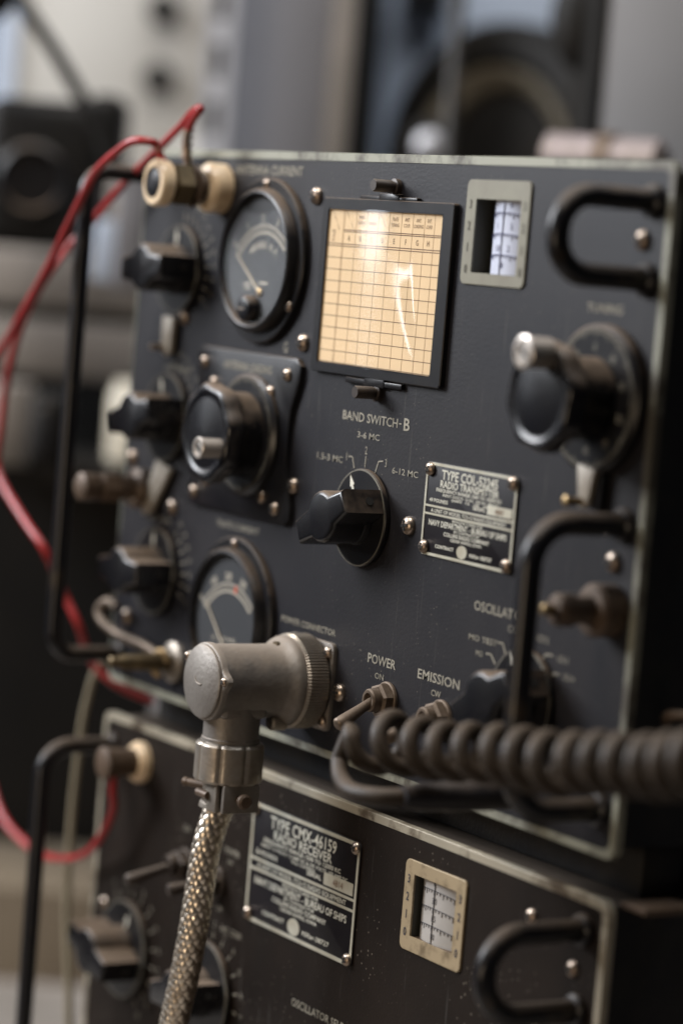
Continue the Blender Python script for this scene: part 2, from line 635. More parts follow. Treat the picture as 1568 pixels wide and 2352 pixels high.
# ------------------------------------------------------------------ shared builders
def bar_knob(parent, x, z, ang, skirt=1.72, lenh=1.66, arrow=True, hh=1.85, name='knob'):
    """round boss with two wings and a skirt; ang = direction of the pointer from straight up (ccw)"""
    q = Matrix.Translation((x, 0, z)) @ Matrix.Rotation(-ang, 4, 'Y')
    mb = MB()
    rb, hw = 0.92, 0.54
    a0 = math.asin(hw / rb)
    poly = []
    for s in (0, 1):
        base = PI * s
        poly.append((lenh * math.cos(base) * 1.0 - (0 if s else 0), 0)) if False else None
    def arc(a, b, n=9):
        return [(rb * math.cos(a + (b - a) * k / n), rb * math.sin(a + (b - a) * k / n)) for k in range(n + 1)]
    poly = [p for p in [(lenh, -hw * 0.8), (lenh, hw * 0.8)]] + arc(a0, PI - a0) + [(-lenh, hw * 0.8), (-lenh, -hw * 0.8)] + arc(PI + a0, 2 * PI - a0)
    mb.prism(poly, 0.28, hh, bevel=0.19, seg=4, mt=q)
    mb.loft([(rb * 1.04, 0.2), (rb * 1.04, 0.45), (rb * 0.97, 0.6)], 0, 0, n=36, mt=q)
    o = mb.build(name, M['phen_gloss'], parent, origin=(x, 0, z), smooth=40)
    sk = MB().loft([(skirt, 0.06), (skirt, 0.2), (skirt - 0.07, 0.26), (0.3, 0.27)], 0, 0, n=64, mt=q)
    so = sk.build('skirt', M['phen'], o)
    # pale rim line and set screw hole
    rim = MB()
    n = 72
    pts = [(skirt * 0.985 * math.cos(2 * PI * k / n), skirt * 0.985 * math.sin(2 * PI * k / n)) for k in range(n)]
    ring_prism(rim, [(p[0] * 1.0, p[1] * 1.0) for p in pts], [(p[0] * 0.975, p[1] * 0.975) for p in pts], 0.225, 0.262)
    rim2 = MB().add([q @ Vector(v) for v in rim.v], rim.f)
    rim2.build('rim_line', M['letter_dim'], o)
    hb = MB().lathe([(0.17, 0), (0.17, 0.02)], q @ Vector((lenh * 0.55, -0.75, -hw * 0.98)), q.to_3x3() @ Vector((0.12, 0, -1)), n=16)
    hb2 = MB().lathe([(0.15, -0.02), (0.15, 0.03)], q @ Vector((lenh + 0.0, -0.8, 0.0)), q.to_3x3() @ Vector((1, 0, 0)), n=16)
    hb2.build('set_screw_hole', M['dark_slot'], o)
    if arrow:
        ab = MB()
        ab.prism([(-0.05, 0.62), (0.05, 0.62), (0.06, 1.2), (0.14, 1.2), (0.0, 1.6), (-0.14, 1.2), (-0.06, 1.2)], 0.268, 0.285, mt=q)
        ab.build('pointer_mark', M['letter_white'], o)
    return o


def lobed(n, amp):
    return lambda a: 1 - amp * (0.5 - 0.5 * math.cos(n * a))


def crank_knob(parent, x, z, dial_r, dial_h, rk, hk, pin, pin_r, name='crank_knob', ticks=50, tick_mat='letter', lobes=8, tick_len=0.2, dish='phen_gloss', nums=None, barrel=0.66):
    base = (x, 0, z)
    mb = MB()
    prof = [(rk * barrel, dial_h), (rk * barrel, hk - 1.05), (rk * (barrel + 0.06), hk - 0.85), (rk * 0.94, hk - 0.70), (rk, hk - 0.60), (rk, hk - 0.15), (rk * 0.96, hk - 0.04), (rk * 0.90, hk),
            (rk * 0.80, hk), (rk * 0.76, hk - 0.05), (rk * 0.70, hk - 0.07), (rk * 0.66, hk - 0.05), (0.4, hk - 0.02), (0.05, hk)]
    n = 96
    vs, fs = [], []
    for r, h in prof:
        for i in range(n):
            a = 2 * PI * i / n
            k = lobed(lobes, 0.06)(a) if r > rk * 0.85 else 1.0
            vs.append((x + r * k * math.cos(a + 0.2), -h, z + r * k * math.sin(a + 0.2)))
    for l in range(len(prof) - 1):
        for i in range(n):
            j = (i + 1) % n
            fs.append((l * n + i, l * n + j, (l + 1) * n + j, (l + 1) * n + i))
    fs.append(tuple(range((len(prof) - 1) * n, len(prof) * n)))
    mb.add(vs, fs)
    o = mb.build(name, M[dish], parent, origin=base, smooth=40)
    d = MB().loft([(dial_r, 0.06), (dial_r, dial_h - 0.12), (dial_r - 0.16, dial_h), (0.3, dial_h + 0.005)], x, z, n=80)
    do = d.build('dial', M['phen'], o)
    t = MB()
    for k in range(ticks):
        a = 2 * PI * k / ticks
        L = tick_len * (1.6 if k % 5 == 0 else 1.0)
        r1 = dial_r - 0.17
        t.line([(x + r1 * math.cos(a), z + r1 * math.sin(a)), (x + (r1 - L) * math.cos(a), z + (r1 - L) * math.sin(a))], 0.035, dial_h)
    if nums:
        for k in range(10):
            a = PI / 2 - 2 * PI * k / 10
            r1 = dial_r - 0.72
            t.text(str(k * nums), x + r1 * math.cos(a), z + r1 * math.sin(a), 0.26, dial_h, 0.8, rot=a - PI / 2)
    t.build('dial_marks', M[tick_mat], o)
    c = MB()
    px, pz = pin[0], pin[1]
    h0, h1 = hk - 0.05, pin[2] if len(pin) > 2 else hk + 0.9
    c.loft([(pin_r * 0.9, h0), (pin_r * 0.9, h0 + 0.1), (pin_r * 0.92, h1 - 0.15), (pin_r, h1 - 0.12), (pin_r, h1 - 0.03), (pin_r * 0.92, h1), (pin_r * 0.72, h1), (pin_r * 0.68, h1 - 0.05), (0.02, h1 - 0.05)], px, pz, n=36)
    co = c.build('crank_handle', M['pin'], o)
    s = MB().box(-pin_r * 0.55, pin_r * 0.55, -0.03, 0.0, -0.055, 0.055, mt=Matrix.Translation((px, -(h1 - 0.045), pz)) @ Matrix.Rotation(R(28), 4, 'Y'))
    s.build('handle_slot', M['dark_slot'], o)
    return o


def meter(parent, cx, cz, title, tip, pivot, red=False, units='MILLIAMPERES'):
    base = (cx, 0, cz)
    mb = MB()
    mb.loft([(3.08, 0.0), (3.08, 0.2), (3.02, 0.26), (2.70, 0.27), (2.67, 0.45), (2.63, 0.56), (2.57, 0.62), (2.49, 0.64), (2.43, 0.61), (2.39, 0.54), (2.38, 0.36), (2.2, 0.35)], cx, cz, n=80)
    o = mb.build('meter', M['phen'], parent, origin=base, smooth=30)
    f = MB().loft([(2.36, 0.34), (2.36, 0.37)], cx, cz, n=64)
    f.build('meter_face', M['mface'], o)
    mk = MB()
    px, pz = pivot
    r = math.hypot(tip[0] - px, tip[1] - pz)
    a0, a1 = R(142), R(47)
    def arc(rr, n=30, lo=a0, hi=a1):
        return [(px + rr * math.cos(lo + (hi - lo) * k / n), pz + rr * math.sin(lo + (hi - lo) * k / n)) for k in range(n + 1)]
    mk.line(arc(r - 0.05), 0.06, 0.375)
    mk.line(arc(r + 0.24), 0.05, 0.375)
    for k in range(21):
        a = a0 + (a1 - a0) * k / 20
        L = 0.26 if k % 5 == 0 else 0.18
        mk.line([(px + (r - 0.04) * math.cos(a), pz + (r - 0.04) * math.sin(a)), (px + (r + L) * math.cos(a), pz + (r + L) * math.sin(a))], 0.04, 0.375)
    for k, s in enumerate(('0', '1', '2', '3', '4') if not red else ('0', '100', '200', '300', '400')):
        a = a0 + (a1 - a0) * k / 4
        mk.text(s, px + (r + 0.50) * math.cos(a), pz + (r + 0.52) * math.sin(a), 0.30, 0.375, 0.8, rot=a - PI / 2, weight=0.0050)
    if not red:
        for i, ch in enumerate('AMPERES R.F.'):
            a = R(122) - R(6.2) * i
            mk.text(ch, px + (r - 0.48) * math.cos(a), pz + (r - 0.48) * math.sin(a), 0.25, 0.375, 0.85, rot=a - PI / 2, weight=0.0060)
        mk.line([(cx - 0.9, pz + 0.28), (cx - 0.35, pz + 0.28)], 0.07, 0.375)
        mk.line([(cx - 0.9, pz + 0.12), (cx - 0.4, pz + 0.12)], 0.05, 0.375)
        mk.line([(cx + 0.25, pz + 0.36), (cx + 0.85, pz + 0.36)], 0.08, 0.375)
    else:
        mk.text('D.C.', cx - 0.75, pz + 0.35, 0.2, 0.375, 0.8)
        mk.text('MILLIAMPERES', cx + 0.35, pz + 0.42, 0.16, 0.375, 0.7)
    mk.build('scale_marks', M['mark'], o)
    if red:
        a = R(80)
        MB().line([(px + (r - 0.02) * math.cos(a), pz + (r - 0.02) * math.sin(a)), (px + (r + 0.24) * math.cos(a), pz + (r + 0.24) * math.sin(a))], 0.13, 0.39).build('red_mark', M['redmark'], o)
    nd = MB()
    nd.tube([(px, -0.43, pz), (tip[0], -0.43, tip[1])], 0.03, n=6, rr=[0.05, 0.03])
    nd.sphere((tip[0], -0.43, tip[1]), 0.07, sy=0.5)
    nd.build('needle', M['needle'], o)
    MB().loft([(0.16, 0.37), (0.16, 0.46), (0.1, 0.49)], px, pz, n=20).build('pivot_hub', M['brass'], o)
    z0 = cz - 1.72
    zb = MB()
    zb.loft([(0.5, 0.4), (0.5, 0.70), (0.42, 0.82), (0.25, 0.86), (0.02, 0.86)], cx - 0.1, z0 - 0.1, n=28)
    zo = zb.build('zero_adjuster', M['phen_gloss'], o)
    MB().box(cx - 0.32, cx + 0.12, -0.89, -0.855, z0 - 0.13, z0 - 0.07).build('adjuster_slot', M['nickel'], zo)
    MB().loft([(2.37, 0.51), (2.37, 0.535)], cx, cz, n=64).build('meter_glass', M['glass'], o)
    for a in (90, 214, 326):
        screw(o, cx + 2.9 * math.cos(R(a)) * 0.97, cz + 2.9 * math.sin(R(a)) * 0.97, 0.24, 0.21)
    return o


def nameplate(parent, x0, x1, z0, z1, l1, l2, serial, pounds, inp):
    k = (x1 - x0) / 5.38
    H = 0.06
    def X(u): return x0 + u * k
    def Z(v): return z0 + (v - 7.98) * (z1 - z0) / 3.17
    mb = MB().prism(rrect(x0, x1, z0, z1, 0.18 * k), 0.0, H, bevel=0.02)
    o = mb.build('nameplate', M['plate'], parent, origin=(x0, 0, z0))
    fr = MB()
    ring_prism(fr, rrect(x0 + 0.02 * k, x1 - 0.02 * k, z0 + 0.02 * k, z1 - 0.02 * k, 0.16 * k), rrect(x0 + 0.11 * k, x1 - 0.11 * k, z0 + 0.11 * k, z1 - 0.11 * k, 0.10 * k), H, H + 0.025)
    for z in (9.67, 9.40):
        fr.box(X(0.11), X(5.27), -(H + 0.024), -H, Z(z - 0.032), Z(z + 0.032))
    fr.prism([(X(3.78), Z(9.76)), (X(5.18), Z(9.76)), (X(5.18), Z(10.07)), (X(3.78), Z(10.07))], H, H + 0.02)
    n = 28
    fr.prism([(X(2.5) + 0.30 * k * math.cos(2 * PI * i / n), Z(8.33) + 0.22 * k * math.sin(2 * PI * i / n)) for i in range(n)], H, H + 0.02)
    fr.build('raised_border', M['plate_line'], o)
    t = MB()
    def T(s, u, v, size, ft, al='C', wt=0.0): t.text(s, X(u), Z(v), size * k, H + 0.005, 1, al, weight=wt, fit=ft * k)
    T(l1, 2.62, 10.79, 0.33, 3.30, wt=0.0072)
    T(l2, 2.62, 10.47, 0.25, 3.45 if 'TR' in l2 else 2.9, wt=0.0054)
    T('FREQUENCY RANGE 1500 TO 12000 KC', 2.62, 10.25, 0.115, 3.85, wt=0.0030)
    T(inp[0], 2.75, 10.10, 0.095, 3.3 if 'DC  225' in inp[0] else 4.3, wt=0.0018)
    T(inp[1], 2.75, 9.985, 0.085, 2.2 if '.100' in inp[1] else 1.2, wt=0.0018)
    T(pounds, 0.88, 9.88, 0.125, 1.12, wt=0.0036)
    T('SERIAL', 3.3, 9.88, 0.125, 0.72, wt=0.0036)
    T('A UNIT OF MODEL TCS-12 RADIO EQUIPMENT', 2.69, 9.535, 0.13, 4.45, wt=0.0024)
    T('MANUFACTURED FOR', 2.69, 9.30, 0.09, 1.8, wt=0.0018)
    T('NAVY DEPARTMENT - BUREAU OF SHIPS', 2.69, 9.13, 0.20, 4.6, wt=0.0048)
    T('BY CONTRACTOR', 2.69, 8.96, 0.09, 1.5, wt=0.0018)
    T('COLLINS RADIO COMPANY', 2.69, 8.82, 0.135, 2.7, wt=0.0036)
    T('CEDAR RAPIDS, IOWA', 2.69, 8.665, 0.10, 1.85, wt=0.0024)
    T('CONTRACT', 1.45, 8.36, 0.12, 1.12, wt=0.0036)
    T('NXsr-38727', 3.6, 8.30, 0.125, 1.32, wt=0.0036)
    t.build('etched_lettering', M['plate_text'], o)
    s = MB().text(serial, X(4.48), Z(9.915), 0.19 * k, H + 0.022, 0.95)
    s.build('serial_number', M['ink'], o)
    for x, z in ((x0 + 0.27, z1 - 0.25), (x1 - 0.25, z1 - 0.22), (x0 + 0.25, z0 + 0.28), (x1 - 0.25, z0 + 0.25)):
        screw(o, x, z, H + 0.02, 0.235)
    return o


def handle(parent, x, z0, z1, hh, r=0.34, br=1.1, name='handle', collars=True, mname='rod'):
    """rod handle: two legs out of the panel and a grip parallel to it"""
    pts = [(x, 0.0, z1), (x, -(hh - br), z1)]
    for k in range(1, 10):
        a = PI / 2 * k / 10
        pts.append((x, -(hh - br) - br * math.sin(a), z1 - br + br * math.cos(a)))
    pts.append((x, -hh, z1 - br))
    pts.append((x, -hh, (z0 + z1) / 2))
    pts.append((x, -hh, z0 + br))
    for k in range(1, 10):
        a = PI / 2 * k / 10
        pts.append((x, -(hh - br) - br * math.cos(a), z0 + br - br * math.sin(a)))
    pts += [(x, -(hh - br), z0), (x, 0.0, z0)]
    o = MB().tube(pts, r, n=20).build(name, M[mname], parent, origin=(x, 0, z0), smooth=60)
    if collars:
        for z in (z0, z1):
            MB().loft([(r * 1.45, 0.02), (r * 1.45, 0.18), (r * 1.1, 0.28)], x, z, n=24).build('ferrule', M[mname], o)
    return o


def toggle(parent, x, z, tip, name='toggle_switch', mt='toggle'):
    mb = MB()
    mb.loft([(0.64, 0.03), (0.64, 0.12), (0.60, 0.16)], x, z, n=36)
    mb.loft([(0.60, 0.12), (0.60, 0.42), (0.50, 0.5)], x, z, n=6, rot=0.3)
    mb.loft([(0.40, 0.4), (0.40, 0.78), (0.35, 0.84), (0.26, 0.84), (0.24, 0.7)], x, z, n=28)
    o = mb.build(name, M[mt], parent, origin=(x, 0, z), smooth=30)
    b = Vector((x, -0.6, z))
    t = Vector(tip)
    d = t - b
    pts = [b + d * k / 6 for k in range(7)]
    bt = MB().tube(pts + [t + d.normalized() * 0.08], 0.15, n=18, rr=[0.15, 0.165, 0.18, 0.20, 0.22, 0.24, 0.25, 0.16])
    bt.build('lever', M[mt], o, smooth=50)
    return o


def panel_set(root, z0, z1, pm, bm_, hole, lw_=0.27):
    """front panel with rounded bare-metal border"""
    x0, x1 = 0.0, 34.3
    mb = MB()
    plate_with_hole(mb, x0 + 0.05, x1 - 0.12, z0 + 0.12, z1 - 0.12, *hole, -0.3, 0.0)
    p = mb.build('front_panel', pm, root)
    bd = MB()
    ring_prism(bd, rrect(x0, x1, z0, z1, 0.45, 8), rrect(x0 + lw_, x1 - 0.27, z0 + 0.27, z1 - 0.27, 0.3, 8), -0.28, 0.03, 0.02)
    bd.build('panel_edge', bm_, p)
    return p


def flush(t, parent):
    if t.v:
        t.build('legend', M['letter'], parent)
    return MB()


def terminal(parent, x, z, parts_):
    root_ = None
    for nm, prof, mt, n in parts_:
        o = MB().loft(prof, x, z, n=n).build(nm, M[mt], root_ or parent, origin=(x, 0, z) if root_ is None else None, smooth=35)
        if root_ is None:
            root_ = o
    return root_


# =================================================================== RADIO TRANSMITTER
TX = empty('radio_transmitter', (17.15, 13, 0))
tag(TX, 'black upper radio unit with knobs, two round meters and a cream tuning chart', 'radio transmitter')
W, HT = 34.3, 21.44
panel = panel_set(TX, 0, HT, M['panel'], M['border'], (23.75, 26.45, 17.56, 20.14), 0.07)
case = MB().box(0.35, 33.95, 1.45, 27, 0.35, 21.1, bevel=0.0)
plate_with_hole(case, 0.35, 33.95, 0.35, 21.1, 23.5, 26.7, 17.3, 20.4, -1.46, -0.301)
for zz in (4, 17):                                   # latch tabs on the side of the case
    case.box(33.95, 34.25, 3.2, 5.0, zz, zz + 0.35, bevel=0.05)
TXC = case.build('case', M['case'], TX)
MB().tube(smooth_path([(34.2, 1.6, 4.35), (34.9, 1.3, 4.65), (36.2, 2.4, 4.75), (37.2, 4.5, 4.6), (37.2, 7.5, 4.4)]), 0.16).build('side_clip', M['brown'], TXC)

# meters
meter(panel, 10.12, 17.38, '', (8.66, 17.50), (10.50, 16.2))
meter(panel, 9.88, 3.92, '', (8.40, 4.30), (10.05, 2.75), red=True)

# chart holder
fr = MB()
ring_prism(fr, rrect(14.24, 22.72, 13.62, 19.84, 0.12, 3), rrect(14.60, 22.10, 13.96, 19.46, 0.08, 3), 0.0, 0.22, 0.03)
for zz0, zz1 in ((19.80, 20.02), (13.40, 13.63)):
    fr.box(16.6, 20.3, -0.17, 0.0, zz0 - 0.02, zz1 - 0.06, bevel=0.03)
    fr.box(17.9, 19.2, -0.20, -0.01, zz0 - 0.06, zz1 + 0.04, bevel=0.03)
holder = fr.build('chart_holder', M['phen'], panel, origin=(18.48, 0, 13.6))
SHX = 0.34
card = MB().box(14.93, 22.44, -0.135, -0.08, 13.93, 19.48)
card.v = [(v[0] - SHX, v[1], v[2]) for v in card.v]
card = card.build('tuning_chart', M['paper'], holder)
ln, lp = MB(), MB()
hc = 0.137
cols = [15.98] + [16.10 + 0.80 * k for k in range(0, 9)]
rows = [18.45, 18.39]
zr = 18.40
ln.line([(14.95, 18.22), (22.42, 18.22)], 0.03, hc, 0.004)
ln.line([(14.95, 18.14), (22.42, 18.14)], 0.03, hc, 0.004)
ln.line([(16.0, 18.66), (22.42, 18.66)], 0.03, hc, 0.004)
ln.line([(16.0, 18.72), (22.42, 18.72)], 0.03, hc, 0.004)
for k in range(1, 11):
    ln.line([(14.95, 18.14 - 0.413 * k), (22.42, 18.14 - 0.413 * k)], 0.024, hc, 0.004)
for k, x in enumerate([15.93, 16.02, 16.80, 17.52, 18.26, 18.98, 19.76, 20.48, 21.22, 21.84]):
    lp.line([(x, 13.95), (x, 19.46)], 0.024, hc, 0.004)
for q_ in (ln, lp):
    q_.v = [(v[0] - SHX, v[1], v[2]) for v in q_.v]
ln.build('chart_rows', M['ink'], card)
lp.build('chart_columns', M['ink_pale'], card)
ct = MB()
cx_ = [(16.0 + 16.8) / 2, 17.16, 17.89, 18.62, 19.37, 20.12, 20.85, 21.53, 22.13]
for x, s in zip(cx_, 'ABCDEFGH'):
    ct.text(s, x, 18.44, 0.20, hc, 0.85)
for x, ls in ((17.16, ('BAND', 'SWITCH')), (17.89, ('', 'TUNING')), (19.37, ('PLATE', 'TUNING')), (20.12, ('ANT.', 'COUP.')), (20.85, ('ANT.', 'LOADING')), (21.53, ('EXT.', 'LOAD'))):
    for i, s in enumerate(ls):
        if s:
            ct.text(s, x, 19.20 - 0.20 * i, 0.13, hc, 0.78)
for x, s in ((16.40, 'OSC. SEL.'), (18.62, 'DRIVER')):
    for i, c in enumerate(s):
        if c != ' ':
            ct.text(c, x - 0.25 + 0.07 * i, 19.36 - 0.078 * i, 0.10, hc, 0.8)
for i, c in enumerate('STATION'):
    ct.text(c, 15.2 + 0.08 * i, 19.36 - 0.10 * i, 0.10, hc, 0.8)
for i, s in enumerate(('FRQ', 'IN', 'KC')):
    ct.text(s, 15.35, 18.66 - 0.15 * i, 0.12, hc, 0.8)
ct.v = [(v[0] - SHX, v[1], v[2]) for v in ct.v]
ct.build('chart_lettering', M['ink'], card)
# wavy clear film over the card
vs, fs = [], []
NX, NZ = 70, 56
for j in range(NZ + 1):
    for i in range(NX + 1):
        u, v = i / NX, j / NZ
        x, z = 14.93 + 7.51 * u, 13.93 + 5.55 * v
        s1 = (u - 0.74 - 0.34 * (0.5 - v)) / 0.080
        s2 = (u - 0.93 + 0.10 * math.sin(2.6 * v)) / 0.06
        d = 0.055 * math.tanh(s1) * math.sin(PI * min(1, v * 1.35)) + 0.030 * math.exp(-s2 * s2) * math.sin(PI * v) \
            + 0.035 * math.exp(-((u - 0.66) / 0.30) ** 2 - ((v - 0.86) / 0.24) ** 2) + 0.02 * (1 - math.sin(2.2 * u * PI)) + 0.055
        vs.append((x - SHX, -(0.150 + d), z))
for j in range(NZ):
    for i in range(NX):
        a = j * (NX + 1) + i
        fs.append((a, a + 1, a + NX + 2, a + NX + 1))
MB().add(vs, fs).build('clear_film', M['film'], holder, smooth=180)
for x, z in ((18.75, 20.30), (18.66, 13.15)):
    t = MB().loft([(0.30, 0.0), (0.30, 0.18), (0.2, 0.2), (0.2, 0.28), (0.225, 0.30), (0.225, 0.96), (0.2, 1.0), (0.02, 1.0)], x, z, n=32,
                  rf=lambda a: 1 - 0.02 * math.cos(32 * a))
    t.build('thumb_screw', M['thumb'], holder)

# dial windows -------------------------------------------------------
def dial_window(panel_, x0, x1, z0, z1, ix0, ix1, iz0, iz1, bz, disc_m, ink, rxw):
    b = MB()
    out = rrect(x0, x1, z0, z1, 0.22, 6)
    inn = rrect(ix0, ix1, iz0, iz1, 0.03, 6)
    if True:                                         # arched top edge of the opening
        q = []
        for (x, z) in inn:
            if z > iz1 - 0.1:
                u = (x - ix0) / (ix1 - ix0)
                z = z - 0.10 * (2 * u - 1) ** 2
            q.append((x, z))
        inn = q
    ring_prism(b, out, inn, 0.0, 0.08, 0.015)
    o = b.build('window_bezel', M[bz], panel_, origin=(x0, 0, z0))
    dp = 1.35
    wl = MB()
    wl.box(ix0 - 0.06, ix0 - 0.01, 0.002, dp, iz0 - 0.05, iz1 + 0.05)
    wl.box(ix1 + 0.012, ix1 + 0.06, 0.31, dp, iz0 - 0.05, iz1 + 0.05)
    wl.box(ix0 - 0.06, ix1 + 0.06, 0.31, dp, iz1 + 0.02, iz1 + 0.07)
    wl.box(ix0 - 0.06, ix1 + 0.06, 0.31, dp, iz0 - 0.07, iz0 - 0.02)
    wl.box(ix0 - 0.06, ix1 + 0.06, dp, dp + 0.05, iz0 - 0.07, iz1 + 0.07)
    wl.build('window_well', M['inner'], o)
    # curved dial: part of a drum with an upright axis
    dr = MB()
    rad, cxd, cyd = (1.7, ix1 - 1.20, 1.80) if not rxw else (3.0, ix1 - 1.52, 3.10)
    n = 24
    a0, a1 = (R(-44), R(36)) if not rxw else (R(-18), R(26))
    vs, fs = [], []
    for k in range(n + 1):
        a = a0 + (a1 - a0) * k / n
        for z in (iz0 - 0.03, iz1 + 0.0):
            for rr in (rad, rad - 0.06):
                vs.append((cxd + rr * math.sin(a), cyd - rr * math.cos(a), z))
    for k in range(n):
        b0, b1 = k * 4, k * 4 + 4
        fs += [(b0, b1, b1 + 2, b0 + 2), (b0 + 1, b0 + 3, b1 + 3, b1 + 1), (b0, b0 + 1, b1 + 1, b1), (b0 + 2, b1 + 2, b1 + 3, b0 + 3)]
    dr.add(vs, fs)
    do = dr.build('dial_drum', M[disc_m], o)
    def onDrum(s, z, off=0.012):                    # s = arc length from the drum's foremost line
        a = s / rad
        return Vector((cxd + (rad + off) * math.sin(a), cyd - (rad + off) * math.cos(a), z))
    ink_mb = MB()
    hgt = iz1 - iz0
    smin, smax = rad * a0 * 0.95, rad * a1 * 0.9
    zc = []
    for fz in (0.80, 0.53, 0.26):
        z_ = iz0 + hgt * fz
        pts = [onDrum(smin + (smax - smin) * k / 14, z_ - 0.10 * ((smin + (smax - smin) * k / 14 + 0.1) ** 2) / 1.2) for k in range(15)]
        ink_mb.tube(pts, 0.014, n=5)
        zc.append(z_)
        s = smin
        while s < smax:
            zz = z_ - 0.10 * ((s + 0.1) ** 2) / 1.2
            ink_mb.tube([onDrum(s, zz), onDrum(s, zz - (0.17 if int(round(s / 0.17)) % 3 == 0 else 0.10))], 0.012, n=4)
            s += 0.17
    ink_mb.tube([onDrum(0.0, iz0 - 0.02, 0.02), onDrum(0.0, iz1, 0.02)], 0.016, n=5)
    def glyph(s, sc, z, size):
        g = MB().text(s, 0, 0, size, 0, 0.8)
        for v in g.v:
            p = onDrum(sc + v[0], z + v[2])
            ink_mb.v.append(tuple(p))
        o_ = len(ink_mb.v) - len(g.v)
        ink_mb.f += [tuple(i + o_ for i in f) for f in g.f]
    for s, sc, z in ((('3.0', 0, zc[1] + 0.26), ('1.5', 0.02, zc[2] + 0.27), ('6', -0.05, zc[0] + 0.25), ('80', 0.05, zc[2] - 0.34)) if rxw else
                     (('6', 0.35, zc[0] + 0.27), ('5', 0.42, zc[1] + 0.25), ('1', -0.35, zc[1] + 0.25), ('1.8', -0.25, zc[2] + 0.22), ('2', 0.35, zc[2] + 0.22), ('40', 0.05, zc[2] - 0.33))):
        glyph(s, sc, z, 0.22)
    ink_mb.build('dial_scale', M[ink], o)
    for side, xx in (('L', ix0 - (ix0 - x0) / 2), ('R', ix1 + (x1 - ix1) / 2)):
        nm = MB()
        for k in range(4):
            zz = iz1 - 0.28 - (iz1 - iz0 - 0.42) * k / 3 - (0.0 if not rxw else 0.02)
            nm.text(str(3 - k), xx, zz, 0.30, 0.082, 0.85, weight=0.0070)
        nm.build('bezel_numbers', M['ink_black'] if rxw else M['ink_olive'], o)
    return o


M['ink_olive'] = mat('worn_olive_ink', (0.075, 0.07, 0.05), 0.7)
dial_window(panel, 23.20, 26.88, 17.20, 20.66, 23.78, 26.42, 17.58, 20.14, 'bezel', 'dial_white', 'ink_blue', False)

# antenna loading crank with its plate -------------------------------
pl = MB()
def concave(x0, x1, z0, z1, d):
    pts = []
    cs = [(x0, z0), (x1, z0), (x1, z1), (x0, z1)]
    for i in range(4):
        a, b = Vector(cs[i]), Vector(cs[(i + 1) % 4])
        dr_ = (b - a)
        nn = Vector((-dr_.y, dr_.x)).normalized()
        L = dr_.length
        for t, k in ((0.04, 0), (0.12, 0.0), (0.2, 0.35), (0.3, 0.85), (0.4, 1), (0.6, 1), (0.7, 0.85), (0.8, 0.35), (0.88, 0.0), (0.96, 0)):
            dd = d if i in (1, 3) else 0.0
            pts.append(tuple(a + dr_ * t + nn * k * dd))
    return pts
pl.prism(concave(5.75, 13.55, 7.85, 13.95, 0.55), 0.0, 0.22, bevel=0.06)
lplate = pl.build('loading_plate', M['phen'], panel, origin=(9.6, 0, 7.85))
for x, z in ((6.45, 13.36), (12.72, 13.32), (7.3, 12.62), (12.55, 8.38), (11.55, 8.72), (6.35, 8.36), (11.6, 12.60), (7.2, 8.9)):
    screw(lplate, x, z, 0.22, 0.25)
screw(panel, 13.42, 9.33, 0.0, 0.30)
MB().text('ANTENNA LOADING', 9.75, 13.40, 0.31, 0.222, fit=3.62, weight=0.0050).build('plate_lettering', M['letter'], lplate)
lk = crank_knob(panel, 10.18, 10.90, 2.28, 0.48, 1.88, 2.10, (11.30, 10.42, 2.95), 0.40, ticks=100, tick_len=0.13, tick_mat='letter_dim', barrel=0.84)

# tuning crank -------------------------------------------------------
tk = crank_knob(panel, 31.55, 14.02, 2.34, 0.42, 1.76, 2.45, (31.85, 15.33, 3.35), 0.54, ticks=100, tick_len=0.14, name='crank_knob', nums=10, barrel=0.74)
lv = MB()
lv.prism([(31.25, 11.95), (32.15, 11.85), (31.95, 10.95), (31.85, 10.65), (31.50, 10.62), (31.42, 10.9)], 0.32, 0.50, bevel=0.03)
lvo = lv.build('dial_lock', M['lever'], panel, origin=(31.7, 0, 11.3))
MB().loft([(0.13, 0.4), (0.13, 0.95), (0.17, 0.97), (0.17, 1.1), (0.1, 1.13)], 31.6, 10.82, n=18).build('lock_screw', M['brass'], lvo)
MB().prism([(31.85, 11.9), (32.35, 11.8), (32.3, 10.6), (31.85, 10.6)], 0.0, 0.30, bevel=0.04).build('lock_bracket', M['phen'], lvo)

# band switch and left column knobs ----------------------------------
bar_knob(panel, 18.38, 8.75, R(26))
k1 = bar_knob(panel, 3.55, 16.75, R(4))
k2 = bar_knob(panel, 3.45, 10.95, R(14))
k3 = bar_knob(panel, 3.50, 4.88, R(2))
ok = bar_knob(panel, 28.95, 4.15, R(28), skirt=1.66)
for (x, z, pts) in ((3.4, 14.1, [(2.9, 14.9), (3.75, 14.9), (3.72, 13.55), (3.3, 13.35), (2.95, 13.6)]), (3.3, 8.3, [(3.25, 9.25), (4.45, 9.0), (3.05, 7.15), (2.45, 7.0), (2.35, 7.4)])):
    o = MB().prism(pts, 0.15, 0.35, bevel=0.03).build('knob_lock', M['lever'], panel, origin=(x, 0, z))
    q = pts[-1]
    MB().loft([(0.14, 0.3), (0.14, 0.8), (0.1, 0.86)], q[0] + 0.1, q[1] + 0.08, n=16).build('lock_screw', M['nickel'], o)

# panel screws
for x, z in ((13.42, 19.87), (13.30, 14.55), (21.30, 8.83), (32.95, 19.0), (32.95, 9.1), (17.75, 2.45), (0.7, 9.1), (0.62, 7.52), (4.35, 7.5), (4.15, 14.95), (1.25, 2.72), (32.9, 2.6)):
    screw(panel, x, z, 0.0, 0.33)

